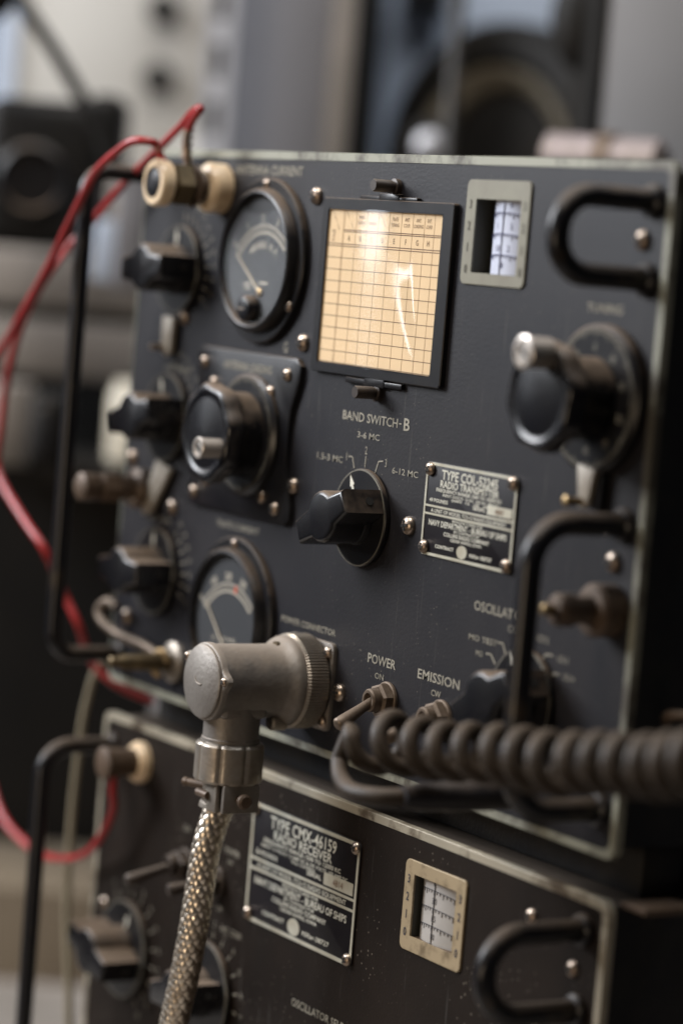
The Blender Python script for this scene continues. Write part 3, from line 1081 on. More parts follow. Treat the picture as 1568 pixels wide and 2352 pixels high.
# terminals -----------------------------------------------------------
terminal(panel, 6.30, 19.97, [
    ('antenna_insulator', [(0.95, 0.0), (0.95, 0.62), (0.82, 0.80), (0.6, 0.86)], 'cream', 40),
    ('metal_collar', [(0.55, 0.86), (0.55, 1.2), (0.82, 1.22), (0.82, 1.34), (0.5, 1.36), (0.5, 1.6)], 'brown', 36),
    ('wing_nut', [(0.45, 1.55), (0.86, 1.6), (0.86, 2.25), (0.5, 2.4)], 'olive', 6),
    ('end_ring', [(0.5, 2.4), (0.86, 2.45), (0.90, 2.85), (0.82, 2.98), (0.60, 3.0), (0.55, 2.9)], 'cream', 36),
    ('end_cap', [(0.58, 2.8), (0.56, 3.02), (0.3, 3.08), (0.02, 3.08)], 'phen', 28)])
terminal(panel, 2.0, 7.98, [
    ('side_terminal', [(0.8, 0.0), (0.8, 0.5), (0.55, 0.7), (0.45, 1.2)], 'brown', 32),
    ('terminal_nut', [(0.5, 1.2), (0.62, 1.3), (0.62, 2.0), (0.4, 2.1)], 'brown', 6),
    ('terminal_end', [(0.42, 2.1), (0.55, 2.3), (0.55, 2.9), (0.4, 3.0)], 'brown', 28)])
terminal(panel, 33.05, 7.62, [
    ('key_terminal', [(0.84, 0.0), (0.84, 0.72), (0.74, 0.86), (0.5, 0.9)], 'brown', 40),
    ('terminal_stem', [(0.44, 0.86), (0.42, 1.5), (0.52, 1.56), (0.52, 2.05), (0.4, 2.2), (0.2, 2.24)], 'brown', 32),
    ('terminal_tip', [(0.18, 2.2), (0.18, 2.6), (0.1, 2.66)], 'brass', 16)])
gp = terminal(panel, 5.45, 1.56, [
    ('ground_post', [(0.80, 0.0), (0.80, 0.16), (0.66, 0.24), (0.5, 0.28)], 'alu_bright', 36),
    ('post_stud', [(0.34, 0.24), (0.34, 1.0), (0.30, 2.3), (0.22, 2.42), (0.22, 2.8), (0.12, 2.86)], 'olive', 24)])
MB().tube(smooth_path([(5.2, -0.45, 0.95), (4.95, -0.62, 1.15), (5.1, -0.7, 1.75), (5.6, -0.62, 2.0), (5.9, -0.55, 1.6)]), 0.13).build('post_washer', M['brass'], gp)
MB().tube(smooth_path([(4.75, -0.4, 1.75), (3.8, -0.5, 1.95), (2.0, -0.7, 2.1), (0.9, -0.9, 2.45), (0.5, -0.9, 2.9), (1.0, -0.8, 3.3), (1.6, -0.7, 3.15)]), 0.20, n=14).build('ground_strap', M['toggle'], gp)

# handles ---------------------------------------------------------------
handle(panel, 0.9, 1.15, 20.35, 3.05, r=0.33, br=0.95)
handle(panel, 33.3, 17.80, 20.20, 3.45, r=0.36, br=1.12)
handle(panel, 33.3, 1.45, 10.30, 3.40, r=0.37, br=1.35)

# toggles -----------------------------------------------------------------
toggle(panel, 20.88, 2.72, (21.2, -2.12, 1.95))
toggle(panel, 24.28, 2.68, (24.3, -2.2, 2.05))

# lettering on the panel -------------------------------------------------
t = MB()
H0 = 0.004
t.text('ANTENNA CURRENT', 9.80, 20.74, 0.36, H0, fit=5.0, weight=0.0060)
t = flush(t, panel)
t.text('G', 12.05, 14.31, 0.40, H0, 0.85, weight=0.0030)
t = flush(t, panel)
t.text('BAND SWITCH', 18.23, 12.23, 0.33, H0, fit=3.62, weight=0.0050)
t.line([(20.13, 12.22), (20.27, 12.22)], 0.05, H0)
t.text('B', 20.60, 12.24, 0.44, H0, fit=0.38, weight=0.0110)
t.text('3-6 MC', 18.22, 11.62, 0.225, H0, fit=1.46, weight=0.0015)
t.text('2', 18.16, 11.11, 0.29, H0, 0.8)
t.line([(18.17, 10.90), (18.15, 10.50)], 0.04, H0)
t.text('1', 16.90, 10.78, 0.30, H0, 0.8)
t.line([(17.02, 10.78), (17.28, 10.79), (17.46, 10.40)], 0.045, H0)
t.text('3', 19.50, 10.80, 0.29, H0, 0.8)
t.line([(19.30, 10.84), (19.02, 10.80), (18.84, 10.36)], 0.045, H0)
t.text('1.5-3 MC', 15.74, 10.62, 0.235, H0, fit=1.75, weight=0.0015)
t.text('6-12 MC', 20.76, 10.60, 0.225, H0, fit=1.65, weight=0.0015)
t = flush(t, panel)
t.text('TUNING', 31.32, 16.83, 0.29, H0, fit=1.85, weight=0.0020)
t = flush(t, panel)
t.text('OSCILLATOR', 27.08, 6.73, 0.33, H0, fit=2.95, weight=0.0040)
t.text('CONTROL', 28.35, 6.26, 0.24, H0, 0.9)
t.text('CO 2', 29.60, 6.20, 0.22, H0, 0.9)
t.text('MO TEST', 26.27, 5.66, 0.20, H0, fit=1.65, weight=0.0015)
t.line([(27.14, 5.70), (27.42, 5.72), (27.64, 5.36)], 0.05, H0)
t.text('MO', 26.13, 5.19, 0.19, H0, 1.0)
t.line([(26.52, 5.24), (26.80, 5.26), (27.08, 4.98)], 0.05, H0)
t.text('CO 3', 30.75, 5.72, 0.2, H0, 0.95)
t.line([(30.2, 5.76), (29.82, 5.74), (29.58, 5.44)], 0.05, H0)
t.text('CO 4', 31.15, 5.20, 0.2, H0, 0.95)
t.line([(30.62, 5.22), (30.32, 5.20), (30.08, 4.94)], 0.05, H0)
t = flush(t, panel)
t.text('POWER', 20.27, 3.99, 0.34, H0, fit=1.80, weight=0.0070)
t.text('ON', 20.22, 3.44, 0.22, H0, fit=0.56, weight=0.0030)
t = flush(t, panel)
t.text('EMISSION', 23.88, 3.96, 0.34, H0, fit=2.55, weight=0.0050)
t.text('CW', 23.79, 3.45, 0.22, H0, fit=0.58, weight=0.0030)
t = flush(t, panel)
t.text('POWER CONNECTOR', 15.22, 4.47, 0.235, H0, fit=3.78, weight=0.0020)
t = flush(t, panel)
t.text('PLATE CURRENT', 9.6, 7.36, 0.25, H0, fit=3.15, weight=0.0020)
t = flush(t, panel)
t.text('PLATE TUNING', 3.3, 6.92, 0.22, H0, 0.95)
t = flush(t, panel)
t.text('ANT. COUPLING', 3.9, 12.9, 0.22, H0, 0.9)
t = flush(t, panel)
for kx, kz, lo, hi in ((3.55, 16.75, -30, 95), (3.45, 10.95, -20, 95), (3.5, 4.88, -20, 60)):
    t = flush(t, panel)
    for a in range(lo, hi, 12):
        c, s_ = math.cos(R(a)), math.sin(R(a))
        t.line([(kx + 1.9 * c, kz + 1.9 * s_), (kx + 2.25 * c, kz + 2.25 * s_)], 0.05, H0)
        t.text(str(((a - lo) // 12) * 10), kx + 2.6 * c, kz + 2.6 * s_, 0.2, H0, 0.8)
flush(t, panel)


# power connector receptacle on the panel ---------------------------------
rc = MB()
rc.prism(rrect(14.18, 17.32, 0.95, 4.10, 0.25), 0.0, 0.16, bevel=0.03)
rco = rc.build('connector_flange', M['alu'], panel, origin=(15.75, 0, 2.5))
for x, z in ((14.5, 3.78), (17.0, 3.75), (14.5, 1.27), (17.02, 1.27)):
    screw(rco, x, z, 0.16, 0.23)

nameplate(panel, 22.18, 27.58, 7.98, 11.15, 'TYPE COL-52245', 'RADIO TRANSMITTER', '4804', '49 POUNDS',
          ('INPUT {VOLTS  12 DC  225 DC  400 DC', '{AMPS   1.6   .100   .200'))

# =================================================================== RADIO RECEIVER (below)
RX = empty('radio_receiver', (17.15, 13, -22.7))
tag(RX, 'brown-black lower radio unit with worn tan edges and a small tan-framed dial window', 'radio receiver')
zt = -1.28
rpanel = panel_set(RX, -22.7, zt, M['panel_rx'], M['border_rx'], (23.50, 26.16, -4.95, -2.66))
plate_with_hole(MB().box(0.3, 34.0, 1.45, 27, -22.5, -1.45), 0.3, 34.0, -22.5, -1.45, 23.3, 26.35, -5.15, -2.45, -1.46, -0.301).build('case', M['case'], RX)
for y0 in (1.9, 22.0):
    MB().box(1.0, 33.3, y0, y0 + 1.6, -1.44, 0.34, bevel=0.08).build('mounting_rail', M['case'], RX)
MB().box(34.0, 35.3, 0.6, 2.6, -1.50, -1.28, bevel=0.05).build('side_tab', M['brown'], RX)
nameplate(rpanel, 12.48, 20.05, -6.93, -2.48, 'TYPE CMX-46159', 'RADIO RECEIVER', '4814', '36 POUNDS',
          ('INPUT 12 VOLTS 1.3 AMP DC & 225 VOLTS .100 AMP DC', 'FULL CONTROL'))
dial_window(rpanel, 22.97, 26.66, -5.43, -2.33, 23.53, 26.13, -4.92, -2.68, 'bezel_rx', 'dial_cream', 'ink_black', True)
handle(rpanel, 33.1, -4.95, -2.40, 3.6, r=0.36, br=1.25)
handle(rpanel, 0.9, -20.6, -2.55, 3.1, r=0.33, br=1.2)
for x, z in ((32.75, -3.72), (30.35, -2.62), (10.9, -2.4), (1.2, -9.0)):
    screw(rpanel, x, z, 0, 0.27)
terminal(rpanel, 3.45, -2.78, [
    ('antenna_terminal', [(0.82, 0.0), (0.82, 0.25), (0.70, 0.42), (0.5, 0.46)], 'cream', 36),
    ('terminal_barrel', [(0.55, 0.42), (0.58, 1.5), (0.64, 1.55), (0.64, 1.75), (0.5, 1.82)], 'brown', 32)])
toggle(rpanel, 10.15, -6.10, (9.9, -1.9, -6.4), mt='thumb')
toggle(rpanel, 7.6, -6.00, (7.3, -2.3, -6.6), mt='thumb')
rk1 = bar_knob(rpanel, 3.3, -10.35, R(-18), skirt=1.95, hh=1.9)
rk2 = bar_knob(rpanel, 9.95, -10.4, R(10), skirt=2.0, hh=1.6)
t = MB()
for kx, kz in ((3.3, -10.35), (9.95, -10.4)):
    t = flush(t, rpanel)
    for i, a in enumerate(range(-60, 130, 18)):
        c, s_ = math.cos(R(a)), math.sin(R(a))
        t.line([(kx + 2.12 * c, kz + 2.12 * s_), (kx + 2.4 * c, kz + 2.4 * s_)], 0.05, H0)
        t.text(str(10 - i), kx + 2.72 * c, kz + 2.72 * s_, 0.26, H0, 0.85)
t = flush(t, rpanel)
t.text('POWER', 11.1, -4.75, 0.26, H0, 0.9)
t = flush(t, rpanel)
t.text('ON', 11.0, -5.15, 0.2, H0, 0.9)
t = flush(t, rpanel)
t.text('OFF', 10.5, -7.05, 0.2, H0, 0.9)
t = flush(t, rpanel)
t.text('CW', 7.5, -4.6, 0.24, H0, 0.9)
t = flush(t, rpanel)
t.text('ANT. COUP.', 11.5, -7.72, 0.24, H0, 0.9)
t = flush(t, rpanel)
t.text('OSCILLATOR SELECTOR', 18.60, -9.10, 0.30, H0, fit=4.8, weight=0.0030)
t = flush(t, rpanel)
t.text('TUNING', 30.5, -5.95, 0.26, H0, 0.9)
flush(t, rpanel)


# =================================================================== POWER CABLE (elbow plug and braid)
PC = empty('power_cable', (15.75, -3.6, -0.5))
tag(PC, 'grey metal elbow plug with braided silver cable, screwed into the transmitter', 'power cable')
ex, ez = 15.75, 2.55
rg = MB()
prof = [(1.35, 0.17), (1.62, 0.2), (1.70, 0.30), (1.70, 1.02), (1.63, 1.12), (1.45, 1.14)]
rg.loft(prof, ex, ez, n=384, rf=lambda a: 1 + 0.009 * math.cos(96 * a))
rg.build('coupling_ring', M['alu_bright'], PC, smooth=25)
eb = MB()
eb.loft([(1.60, 1.12), (1.62, 1.30), (1.56, 1.42), (1.50, 1.5), (1.40, 1.62), (1.33, 1.8), (1.32, 2.2), (1.33, 4.0), (1.36, 4.12), (1.36, 4.2)], ex, ez, n=64)
# boxy lower half that turns into the neck
eb.box(ex - 0.98, ex + 0.98, -4.1, -2.2, ez - 1.25, ez - 0.2, bevel=0.25, seg=3)
eb.lathe([(1.0, 0), (1.0, 1.6), (1.04, 1.64), (1.04, 1.74)], (ex, -3.15, ez - 0.4), (0, 0, -1), n=44)
eb.build('elbow_body', M['alu'], PC, smooth=35)
cv = MB()
pts = []
lug = [(R(152), 0.30), (R(8), 0.30), (R(-62), 0.0)]
for i in range(96):
    a = 2 * PI * i / 96
    r_ = 1.38
    for la, amp in lug:
        d = (a - la + PI) % (2 * PI) - PI
        r_ += amp * math.exp(-(d / 0.17) ** 2)
    pts.append((ex + r_ * math.cos(a), ez + r_ * math.sin(a)))
cv.prism(pts, 4.18, 4.42, bevel=0.07, seg=3)
cv.loft([(1.30, 4.40), (1.30, 4.50), (1.24, 4.55), (0.02, 4.56)], ex, ez, n=64)
cvo = cv.build('end_cover', M['alu'], PC, smooth=40)
for la in (152, 8):
    put(SCREW, cvo, ex + 1.47 * math.cos(R(la)), 4.42, ez + 1.47 * math.sin(R(la)), 0.4, 0.16 / 0.27)
MB().tube(smooth_path([(ex - 0.42, -4.56, ez + 0.12), (ex - 0.28, -4.57, ez - 0.06), (ex - 0.05, -4.565, ez - 0.12), (ex + 0.1, -4.56, ez - 0.1)]), 0.03, n=6).build('casting_mark', M['alu'], cvo)
MB().loft([(0.30, 1.3), (0.30, 1.82), (0.24, 1.90), (0.02, 1.92)], ex + 0.45, ez - 1.42, n=24).build('locking_screw', M['alu_bright'], PC)
MB().loft([(0.22, 1.6), (0.22, 1.74), (0.02, 1.76)], ex + 0.15, ez + 1.22, n=24).build('rivet', M['olive'], PC)
# coupling nut at the neck (z downwards)
cy = -3.15
z0n = 0.42
nut = MB().lathe([(1.02, 0.0), (1.16, 0.06), (1.22, 0.14), (1.22, 1.36), (1.15, 1.45), (0.9, 1.47)], (ex, cy, z0n), (0, 0, -1), n=120,
                 rf=lambda a: 1 - 0.05 * max(0, math.cos(8 * a)) ** 6)
nut.build('gland_nut', M['alu_bright'], PC, smooth=30)
cl = MB()
zc_ = z0n - 1.47
cl.lathe([(0.86, 0.0), (0.80, 0.1), (0.80, 0.75), (0.88, 0.82), (0.90, 0.98), (0.78, 1.0)], (ex - 0.1, cy, zc_ + 0.03), (0, 0, -1), n=48)
cl.box(ex - 0.05, ex + 0.75, cy - 0.85, cy - 0.62, zc_ - 0.98, zc_ + 0.08, bevel=0.05)
cl.build('cable_clamp', M['alu_bright'], PC, smooth=35)
cl2 = MB().box(ex + 0.86, ex + 1.06, cy - 0.7, cy + 0.75, zc_ - 0.96, zc_ + 0.05, bevel=0.05)
cl2.build('clamp_bar', M['alu'], PC)
cs_ = MB()
cs_.lathe([(0.15, 0), (0.15, 1.0), (0.17, 1.0), (0.17, 1.15), (0.12, 1.2)], (ex - 0.35, cy - 0.45, zc_ - 0.25), (-0.9, -0.45, 0), n=20)
cs_.lathe([(0.15, 0), (0.15, 0.75)], (ex - 0.5, cy - 0.86, zc_ - 0.45), (1, 0, 0), n=20)
cs_.lathe([(0.13, 0), (0.13, 0.45), (0.27, 0.46), (0.27, 0.62), (0.2, 0.68)], (ex + 0.95, cy - 0.1, zc_ - 0.45), (1, 0.0, 0), n=24)
cs_.build('clamp_screw', M['brown'], PC)
# braided shield: woven strands round a core
ctr = smooth_path([(ex - 0.22, cy, zc_ - 0.8), (ex - 0.30, cy - 0.15, -2.3), (15.42, cy - 0.45, -3.55), (15.32, -3.68, -5.15), (15.18, -3.75, -6.75), (14.82, -3.75, -8.43), (14.30, -3.75, -10.3), (13.7, -3.7, -12.5), (13.2, -3.6, -15.5), (13.1, -3.5, -19.5), (13.4, -3.4, -22.4)], 24)
MB().tube(ctr[::3], 0.40, n=24).build('braid_core', M['core'], PC)
cum = [0.0]
for a, b in zip(ctr[:-1], ctr[1:]):
    cum.append(cum[-1] + (b - a).length)
tot = cum[-1]


def at_len(s):
    s = max(0, min(tot - 1e-4, s))
    lo, hi = 0, len(cum) - 1
    while hi - lo > 1:
        md = (lo + hi) // 2
        if cum[md] <= s:
            lo = md
        else:
            hi = md
    k = (s - cum[lo]) / max(1e-9, cum[hi] - cum[lo])
    p = ctr[lo].lerp(ctr[hi], k)
    t_ = (ctr[hi] - ctr[lo]).normalized()
    return p, t_


NS, PITCH = 8, 4.0
br = MB()
for dirn in (1, -1):
    for s_i in range(NS):
        steps = int(tot / 0.055)
        prev = None
        vs_, fs_ = [], []
        for k in range(steps + 1):
            s = tot * k / steps
            p, t_ = at_len(s)
            e1 = Vector((1, 0, 0))
            e1 = (e1 - t_ * e1.dot(t_)).normalized()
            e2 = t_.cross(e1)
            a = dirn * 2 * PI * s / PITCH + 2 * PI * s_i / NS
            phase = NS * (2 * PI * s / PITCH) * 1.0
            wv = math.cos(phase / 1.0 + (0 if dirn > 0 else PI))
            rr = 0.480 + 0.032 * wv
            out = math.cos(a) * e1 + math.sin(a) * e2
            tang = (-math.sin(a) * e1 + math.cos(a) * e2) * dirn
            run = (t_ * 1.0 + tang * (2 * PI * 0.46 / PITCH)).normalized()
            side = run.cross(out).normalized()
            c = p + out * rr
            for q in range(6):
                b_ = 2 * PI * q / 6
                vs_.append(c + side * 0.142 * math.cos(b_) + out * 0.034 * math.sin(b_))
            if k:
                o_ = (k - 1) * 6
                for q in range(6):
                    q2 = (q + 1) % 6
                    fs_.append((o_ + q, o_ + q2, o_ + 6 + q2, o_ + 6 + q))
        br.add(vs_, fs_)
br.build('braided_shield', M['braid'], PC, smooth=60)

# =================================================================== MICROPHONE CORD (coiled) with plug
MC = empty('microphone_cord', (29.2, -2, 1.1))
tag(MC, 'coiled brown-black microphone cord with a black plug, crossing the lower right', 'coiled cord')
p0, p1 = Vector((25.65, -4.0, 2.22)), Vector((43.6, -3.2, 4.80))
axis = (p1 - p0).normalized()
e1 = axis.cross(Vector((0, 0, 1))).normalized()
e2 = e1.cross(axis)
turns = 15.4
pts = []
NP = int(turns * 26)
for k in range(NP + 1):
    f = k / NP
    g = f * (1.30 - 0.30 * f)                     # turns packed tighter to the right
    sag = -0.16 * math.sin(PI * f) + 0.05 * math.sin(23 * f)
    wob = 0.05 * math.sin(9 * f)
    a = -2 * PI * turns * (f + 0.004 * math.sin(31 * f)) + R(160)
    c = p0.lerp(p1, g) + Vector((0, 0, sag + wob))
    rad = 0.70 + 0.03 * math.sin(17 * f) + 0.10 * max(0.0, 1 - 6 * f)
    pts.append(c + rad * (math.cos(a) * e1 + math.sin(a) * e2))
lead = smooth_path([(29.2, -4.3, 1.12), (28.7, -5.1, 1.05), (27.6, -5.4, 1.0), (26.4, -5.1, 1.15), (25.7, -4.8, 1.65)], 8)
full = lead + pts[8:]
MB().tube(full, 0.295, n=16).build('cord', M['rubber'], MC, smooth=80)
pg = MB().loft([(0.34, 0.06), (0.34, 0.35), (0.50, 0.42), (0.50, 2.9), (0.46, 3.05), (0.46, 3.9), (0.38, 4.3), (0.36, 4.6)], 29.2, 1.12, n=36)
pg.build('plug', M['plug'], MC)
MB().loft([(0.62, 0.0), (0.62, 0.1), (0.5, 0.14)], 29.2, 1.12, n=6).build('jack_nut', M['nickel'], panel, origin=(29.2, 0, 1.12))

# =================================================================== RED WIRES
rw = MB().tube(smooth_path([(6.35, -2.55, 20.55), (6.05, -2.7, 21.11), (6.9, -3.4, 21.42), (6.2, -3.9, 21.42), (5.02, -4, 20.97), (3.56, -4, 20.26), (2.52, -4, 19.27), (1.39, -4, 18.06), (-0.02, -4, 16.47), (-1.74, -4, 14.83), (-3.78, -4, 12.95), (-6.22, -4, 10.98), (-9, -4, 9)]), 0.16, n=12)
tag(rw.build('antenna_wire', M['red']), 'red wire arching left from the top cream insulator, the paler higher one', 'wire', 'red wires at the left')
rw2 = empty('antenna_wire', (5.9, -1.45, 20.6))
tag(rw2, 'long red wire with a silver clip end, dipping behind the tall left handle', 'wire', 'red wires at the left')
MB().tube(smooth_path([(6.13, -1.6, 21.95), (6.5, -1.6, 22.45), (7.0, -1.6, 22.86), (6.2, -1.45, 22.75), (4.98, -1.2, 22.30), (3.67, -1.2, 21.62), (2.33, -1.2, 20.93), (0.57, -1.0, 20.24), (-0.75, -1.0, 19.47), (-2.05, -1.0, 18.66), (-3.39, -1.0, 17.86), (-3.77, -1.5, 17.10), (-3.4, -2.3, 16.2), (-4.41, -2.5, 14.95), (-5.44, -2.5, 13.64), (-6.06, -2.5, 12.33), (-6.45, -2.5, 10.85), (-6.60, -2.5, 9.19), (-6.76, -2.5, 8.08), (-6.05, -2.5, 7.24), (-3.49, -2.5, 5.90), (-1.9, -2.3, 4.9), (-2.2, -1.2, 3.19), (-1.4, -0.8, 1.95), (-1.6, 0, 0.46), (-0.9, 0.8, -0.4), (-0.1, 2.2, -1.0)]), 0.16, n=12).build('insulation', M['red'], rw2, smooth=70)
clp = MB().tube(smooth_path([(6.13, -1.6, 22.05), (6.12, -1.6, 21.5), (6.16, -1.5, 20.9), (6.2, -1.45, 20.6)]), 0.17, n=12)
for k in range(5):
    clp.lathe([(0.24, 0), (0.24, 0.1)], (6.13, -1.57, 21.0 + 0.24 * k), (0.1, 0, 1), n=16)
clp.build('clip_end', M['nickel'], rw2)
rw3 = MB().tube(smooth_path([(3.5, -1.25, -3.2), (3.45, -1.2, -3.9), (3.2, -1.0, -4.8), (2.0, -0.9, -6.2), (0.4, -0.75, -7.2), (-1.46, -0.7, -7.75), (-3.5, -0.6, -8.05), (-5.4, -0.6, -7.9), (-7.6, -0.6, -7.3), (-9.4, -0.5, -6.0), (-11, -0.4, -4.0)]), 0.165, n=12)
tag(rw3.build('antenna_wire', M['red']), 'short red wire looping below the receiver terminal, behind the lower left handle', 'wire', 'red wires at the left')
bw = MB().tube(smooth_path([(-1.9, 3.0, 1.6), (-2.5, 1.0, 0.3), (-2.95, 0.6, -1.63), (-3.1, 0.5, -3.66), (-3.3, 0.5, -6.81), (-3.1, 0.5, -10.41), (-2.2, 0.5, -14.7), (-1.8, 0.5, -20)]), 0.17, n=12)
tag(bw.build('beige_cable', M['beige']), 'thin dull beige cable hanging beside the left edge of the lower radio', 'cable')

# =================================================================== BACKGROUND (room axis turned 58.23 degrees)
ROT = yaw
RO = Vector((104.58, -54.33, 0)) + Vector((-math.sin(yaw), math.cos(yaw), 0)) * 156
RX_, RY_ = Vector((math.cos(yaw), math.sin(yaw), 0)), Vector((-math.sin(yaw), math.cos(yaw), 0))
M['grey_cab'] = mat('grey_cabinet_paint', (0.175, 0.172, 0.185), 0.5, col2=(0.16, 0.157, 0.168), scale=4)
M['blue_cab'] = mat('blue_grey_paint', (0.42, 0.48, 0.58), 0.5, col2=(0.38, 0.43, 0.52), scale=4)
M['white_cab'] = mat('off_white_paint', (0.50, 0.485, 0.45), 0.5, col2=(0.45, 0.43, 0.395), scale=5)
M['rail'] = mat('light_rail', (0.50, 0.50, 0.53), 0.4, 0.2)
M['black_bg'] = mat('black_background_paint', (0.006, 0.0055, 0.005), 0.6, col2=(0.012, 0.010, 0.008), scale=9, spec=0.2)
M['tan'] = mat('tan_card', (0.16, 0.125, 0.085), 0.7, col2=(0.12, 0.09, 0.06), scale=8)
M['neutral'] = mat('neutral_grey_paint', (0.31, 0.31, 0.325), 0.5, col2=(0.28, 0.28, 0.29), scale=5)
M['warm_grey'] = mat('warm_grey_paint', (0.24, 0.21, 0.185), 0.6, col2=(0.17, 0.15, 0.13), scale=7)
M['jar'] = mat('pale_enamel', (0.60, 0.54, 0.43), 0.35)
M['band'] = mat('dull_cream_band', (0.20, 0.18, 0.14), 0.6, col2=(0.14, 0.115, 0.08), scale=8)
M['pole'] = mat('dull_pole_paint', (0.055, 0.052, 0.050), 0.5, col2=(0.04, 0.037, 0.035), scale=6)
M['pink'] = mat('pinkish_metal', (0.26, 0.215, 0.21), 0.5, 0.3, col2=(0.15, 0.12, 0.10), scale=15)
M['wall'] = mat('dark_wall', (0.005, 0.005, 0.005), 0.95, spec=0.05)  # near-black base puts the unlit back of the room into the colour


def rm(name, u, d, z, label, cat, group=None):
    p = RO + RX_ * u + RY_ * d
    e = empty(name, (p.x, p.y, z), ROT)
    e.scale = (0.78, 0.78, 0.78)
    e['_o'] = (0, 0, 0)
    return tag(e, label, cat, group)


c = rm('equipment_cabinet', -5.5, 9.4, -11.7, 'tall plain grey cabinet directly behind the top left of the radio', 'cabinet')
MB().box(-3.5, 3.6, 0, 25, 0, 80, bevel=0.3).build('cabinet_body', M['grey_cab'], c)
MB().box(3.6, 5.2, -1.2, 2, 0, 58.3, bevel=0.3).build('door_edge', M['tan2'] if 'tan2' in M else M['warm_grey'], c)
c = rm('perforated_rail', -8.7, 5.5, -11.7, 'light grey perforated upright rail left of the grey cabinet', 'rack rail')
mb = MB()
mb.box(-1.05, -0.55, 0, 1.5, 0, 80)
mb.box(0.30, 0.95, 0, 1.5, 0, 80)
for k in range(20):
    mb.box(-0.55, 0.30, 0, 1.0, k * 4.0, k * 4.0 + 1.6)
mb.build('rail_body', M['rail'], c)
MB().box(-1.0, 0.9, 1.6, 3, 0, 80).build('rail_back', M['warm_grey'], c)
c = rm('blue_grey_rack', 7.0, 32.8, -11.7, 'blue-grey rack front behind the top right of the radio', 'rack')
MB().box(-10.5, 12, 0, 25, 0, 90, bevel=0.4).build('rack_body', M['blue_cab'], c)
MB().box(-7.6, -3.7, -4, -0.05, 58.8, 60.2, bevel=0.2).build('rack_crossbar', M['black_bg'], c)
MB().box(-11.8, -8.7, -1.5, 3, 0, 90, bevel=0.3).build('rack_gap_shade', M['black_bg'], c)  # black strip standing in for the shade of an open gap
c = rm('loudspeaker_ring', 7.3, 12.0, 23.6, 'large black loudspeaker ring with a cream inner band behind the top edge', 'loudspeaker')
q = Matrix.Rotation(R(-42), 4, 'Z')
def lt(prof, n=64, mt=None):
    return MB().loft(prof, 0, 0, n=n, mt=mt)
lt([(10.6, -1.5), (10.6, 0.4), (10.1, 1.3), (8.2, 1.7), (7.45, 1.2), (7.45, -1.4)], mt=q).build('outer_ring', M['black_bg'], c)
lt([(7.4, -1.4), (7.4, 0.9), (7.1, 1.1), (5.9, 0.2), (5.7, -1.2)], mt=q).build('cream_band', M['band'], c)
lt([(5.6, -1.3), (5.6, -0.4), (4.0, 0.2), (0.1, 0.6)], mt=q).build('cone', M['black_bg'], c)
c = rm('rack_knob', 3.1, 3.9, 24.2, 'round bluish shiny knob on a black collar left of the loudspeaker ring', 'knob')
MB().sphere((0, 0, 0), 1.05).build('knob_cap', M['rail'], c)
MB().loft([(1.9, -1.6), (1.9, -0.6), (1.2, -0.3)], 0, 0, n=40).build('collar', M['black_bg'], c)
c = rm('thin_pole', 4.0, 0.0, -11.7, 'thin grey upright pole in front of the loudspeaker ring', 'pole')
MB().lathe([(0.42, 0), (0.42, 90)], (0, 0, 0), (0, 0, 1), n=20).build('pole_tube', M['pole'], c)
c = rm('hanging_headset', 10.3, -8.0, 30.6, 'dark rounded thing hanging at the top right behind the radio', 'headset')
MB().sphere((0, 0, 0), 2.6, 0.95, 0.6, 1.35).build('ear_cup', M['black_bg'], c)
MB().tube(smooth_path([(-0.5, 0, 2), (-0.8, 0, 6), (0.5, 0, 10)]), 0.5).build('band', M['black_bg'], c)
c = rm('light_grey_case', 13.7, -17.2, -11.7, 'light grey instrument case at the top right corner', 'instrument case')
MB().box(-4.0, 5, 0, 20, 0, 80, bevel=0.3).build('case_body', M['neutral'], c)
MB().box(-4.6, -4.1, 0, 20, 0, 80).build('case_edge', M['black_bg'], c)
c = rm('metal_canister', 12.4, -24.5, 22.6, 'pinkish metal canister lying behind the top right corner of the radio', 'canister')
q = Matrix.Rotation(R(70), 4, 'Z')
MB().loft([(2.0, -6), (2.0, 0.6), (1.6, 0.9)], 0, 0, n=40, mt=q).build('canister_body', M['pink'], c)
MB().loft([(2.2, -3.0), (2.2, -2.0)], 0, 0, n=40, mt=q).build('canister_band', M['brown'], c)

c = rm('white_instrument', -17.4, 31.2, 19.5, 'off-white instrument front with dark round knobs at the upper left', 'instrument')
MB().box(-9.2, 9.2, 0, 14, 2.6, 40, bevel=0.4).build('instrument_body', M['white_cab'], c)
for (x, z) in ((4.6, 11.0), (4.6, 16.6)):
    MB().loft([(1.25, 0.02), (1.25, 1.4), (0.9, 1.8)], x, z, n=30).build('instrument_knob', M['black_bg'], c)
MB().box(-9.1, -7.2, -0.5, 0, 3, 30).build('side_strip', M['blue_cab'], c)
c = rm('cabinet_ledge', -12.2, 28.1, 14.8, 'pale ledge below the white instrument', 'ledge')
MB().box(-6, 7, 0, 10, 2.0, 8.4, bevel=0.3).build('ledge_body', M['warm_grey'], c)
MB().box(0.4, 4.0, -3, 0, 5.0, 12.5, bevel=0.5).build('ledge_block', M['white_cab'], c)
c = rm('black_cable', -17.2, -7.8, 29.6, 'thick black cable running diagonally across the white instrument', 'cable')
c['_o'] = (0, 0, 0)
MB().tube(smooth_path([(-3.5, 0, 1.8), (-1.4, 0, -0.3), (0.6, 0, -2.7), (2.4, 0, -5.2), (4.3, 0, -8.0), (5.6, 0, -11)]), 0.46, n=12).build('cable_body', M['black_bg'], c)
MB().sphere((-3.2, 0, 0.6), 1.9, 1, 0.7, 1.4).build('cable_head', M['black_bg'], c)
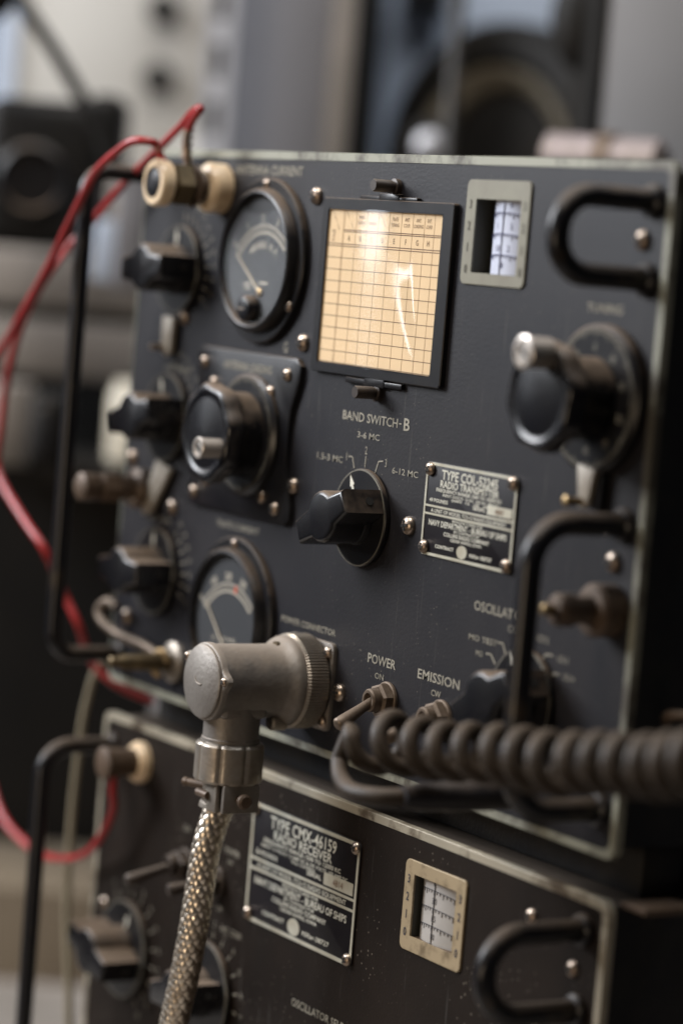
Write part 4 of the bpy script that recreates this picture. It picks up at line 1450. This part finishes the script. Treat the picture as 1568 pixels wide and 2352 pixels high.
c = rm('black_speaker_box', -16.8, -4.7, 16.5, 'black box with a round dark dial at the middle left edge', 'speaker box')
MB().box(-4.0, 3.6, 0, 12, 0.6, 10.4, bevel=1.2, seg=4).build('box_body', M['black_bg'], c)
MB().box(2.4, 4.8, 3, 10, 6.0, 11.2, bevel=0.8, seg=3).build('box_corner', M['black_bg'], c)
MB().loft([(2.4, 0.02), (2.4, 0.5), (2.1, 0.7), (1.9, 0.3)], -0.6, 5.1, n=40).build('round_dial', M['phen'], c)
c = rm('paper_stack', -17.6, 7.8, 7.0, 'pale stack of boxes on a shelf between the black box and the dark gap', 'box stack')
MB().box(-6, 9.5, 0, 18, 8.5, 12.6, bevel=0.2).build('upper_box', M['warm_grey'], c)
MB().box(-6, 9.5, 1.0, 18, 7.6, 8.4).build('dark_gap', M['case'], c)
MB().box(-6, 9.5, 0, 18, 3.6, 7.6, bevel=0.2).build('middle_box', M['jar2'] if 'jar2' in M else M['warm_grey'], c)
c = rm('enamel_jar', -11.6, 1.6, 5.8, 'cream enamel jar on the shelf left of the radio panel', 'jar')
MB().lathe([(1.55, 0), (1.7, 0.4), (1.7, 4.6), (1.4, 5.2), (1.4, 5.6)], (0, 0, 0), (0, 0, 1), n=36).build('jar_body', M['jar'], c)
c = rm('black_microphone', -15.1, -9.4, 5.9, 'black upright gadget on the shelf at the left edge', 'gadget')
MB().box(-1.2, 1.4, 0, 3, 0, 5.0, bevel=0.6, seg=3).build('gadget_body', M['black_bg'], c)
MB().box(-0.8, 0.2, -0.6, 0.1, 1.0, 4.2, bevel=0.2).build('gadget_grille', M['case'], c)
c = rm('pale_tin', -18.0, -3.1, 5.6, 'small pale tin at the far left edge below the shelf boxes', 'tin')
MB().lathe([(2.0, 0), (2.1, 0.3), (2.1, 5.0), (1.9, 5.4)], (0, 0, 0), (0, 0, 1), n=36).build('tin_body', M['warm_grey'], c)
c = rm('shelf_board', -16.4, 3.1, 4.3, 'dark shelf board carrying the jar and boxes', 'shelf')
MB().box(-8, 11, -6, 20, 0.4, 1.9, bevel=0.1).build('board', M['black_bg'], c)
MB().box(-8, 11, 18, 20, -50, 0.4).build('under_shelf_shade', M['black_bg'], c)  # black sheet added for the darkness below the board
c = rm('grey_post', -12.4, -7.8, 13.2, 'short grey block seen between the tall handle and the top knob', 'post')
MB().box(-0.2, 1.7, 0, 3, 2.6, 10.6, bevel=0.2).build('post_body', M['grey_cab'], c)
MB().box(-1.6, -0.2, 1, 4, 3.0, 7.0, bevel=0.2).build('post_side', M['blue_cab'], c)
c = rm('cardboard_box', -16.4, 0.0, -35.1, 'tan cardboard box low in the bottom left corner', 'cardboard box')
MB().box(-9, 6.5, 0, 16, 0, 22.4, bevel=0.3).build('box_body', M['tan'], c)

# back wall and bench
p = RO + RY_ * 95
bwl = MB().box(-160, 160, 0, 4, -60, 140)
o = bwl.build('back_wall', M['wall'], kind='structure')
o.location = p * CM
o.rotation_euler = (0, 0, ROT)
bt = MB().box(-45, 75, -25, 45, -26.5, -22.72, bevel=0.2)
tag(bt.build('bench_top', M['warm_grey']), kind='structure')

for o in protos:
    bpy.data.objects.remove(o)
for o in bpy.data.objects:
    if '_o' in o.keys():
        del o['_o']
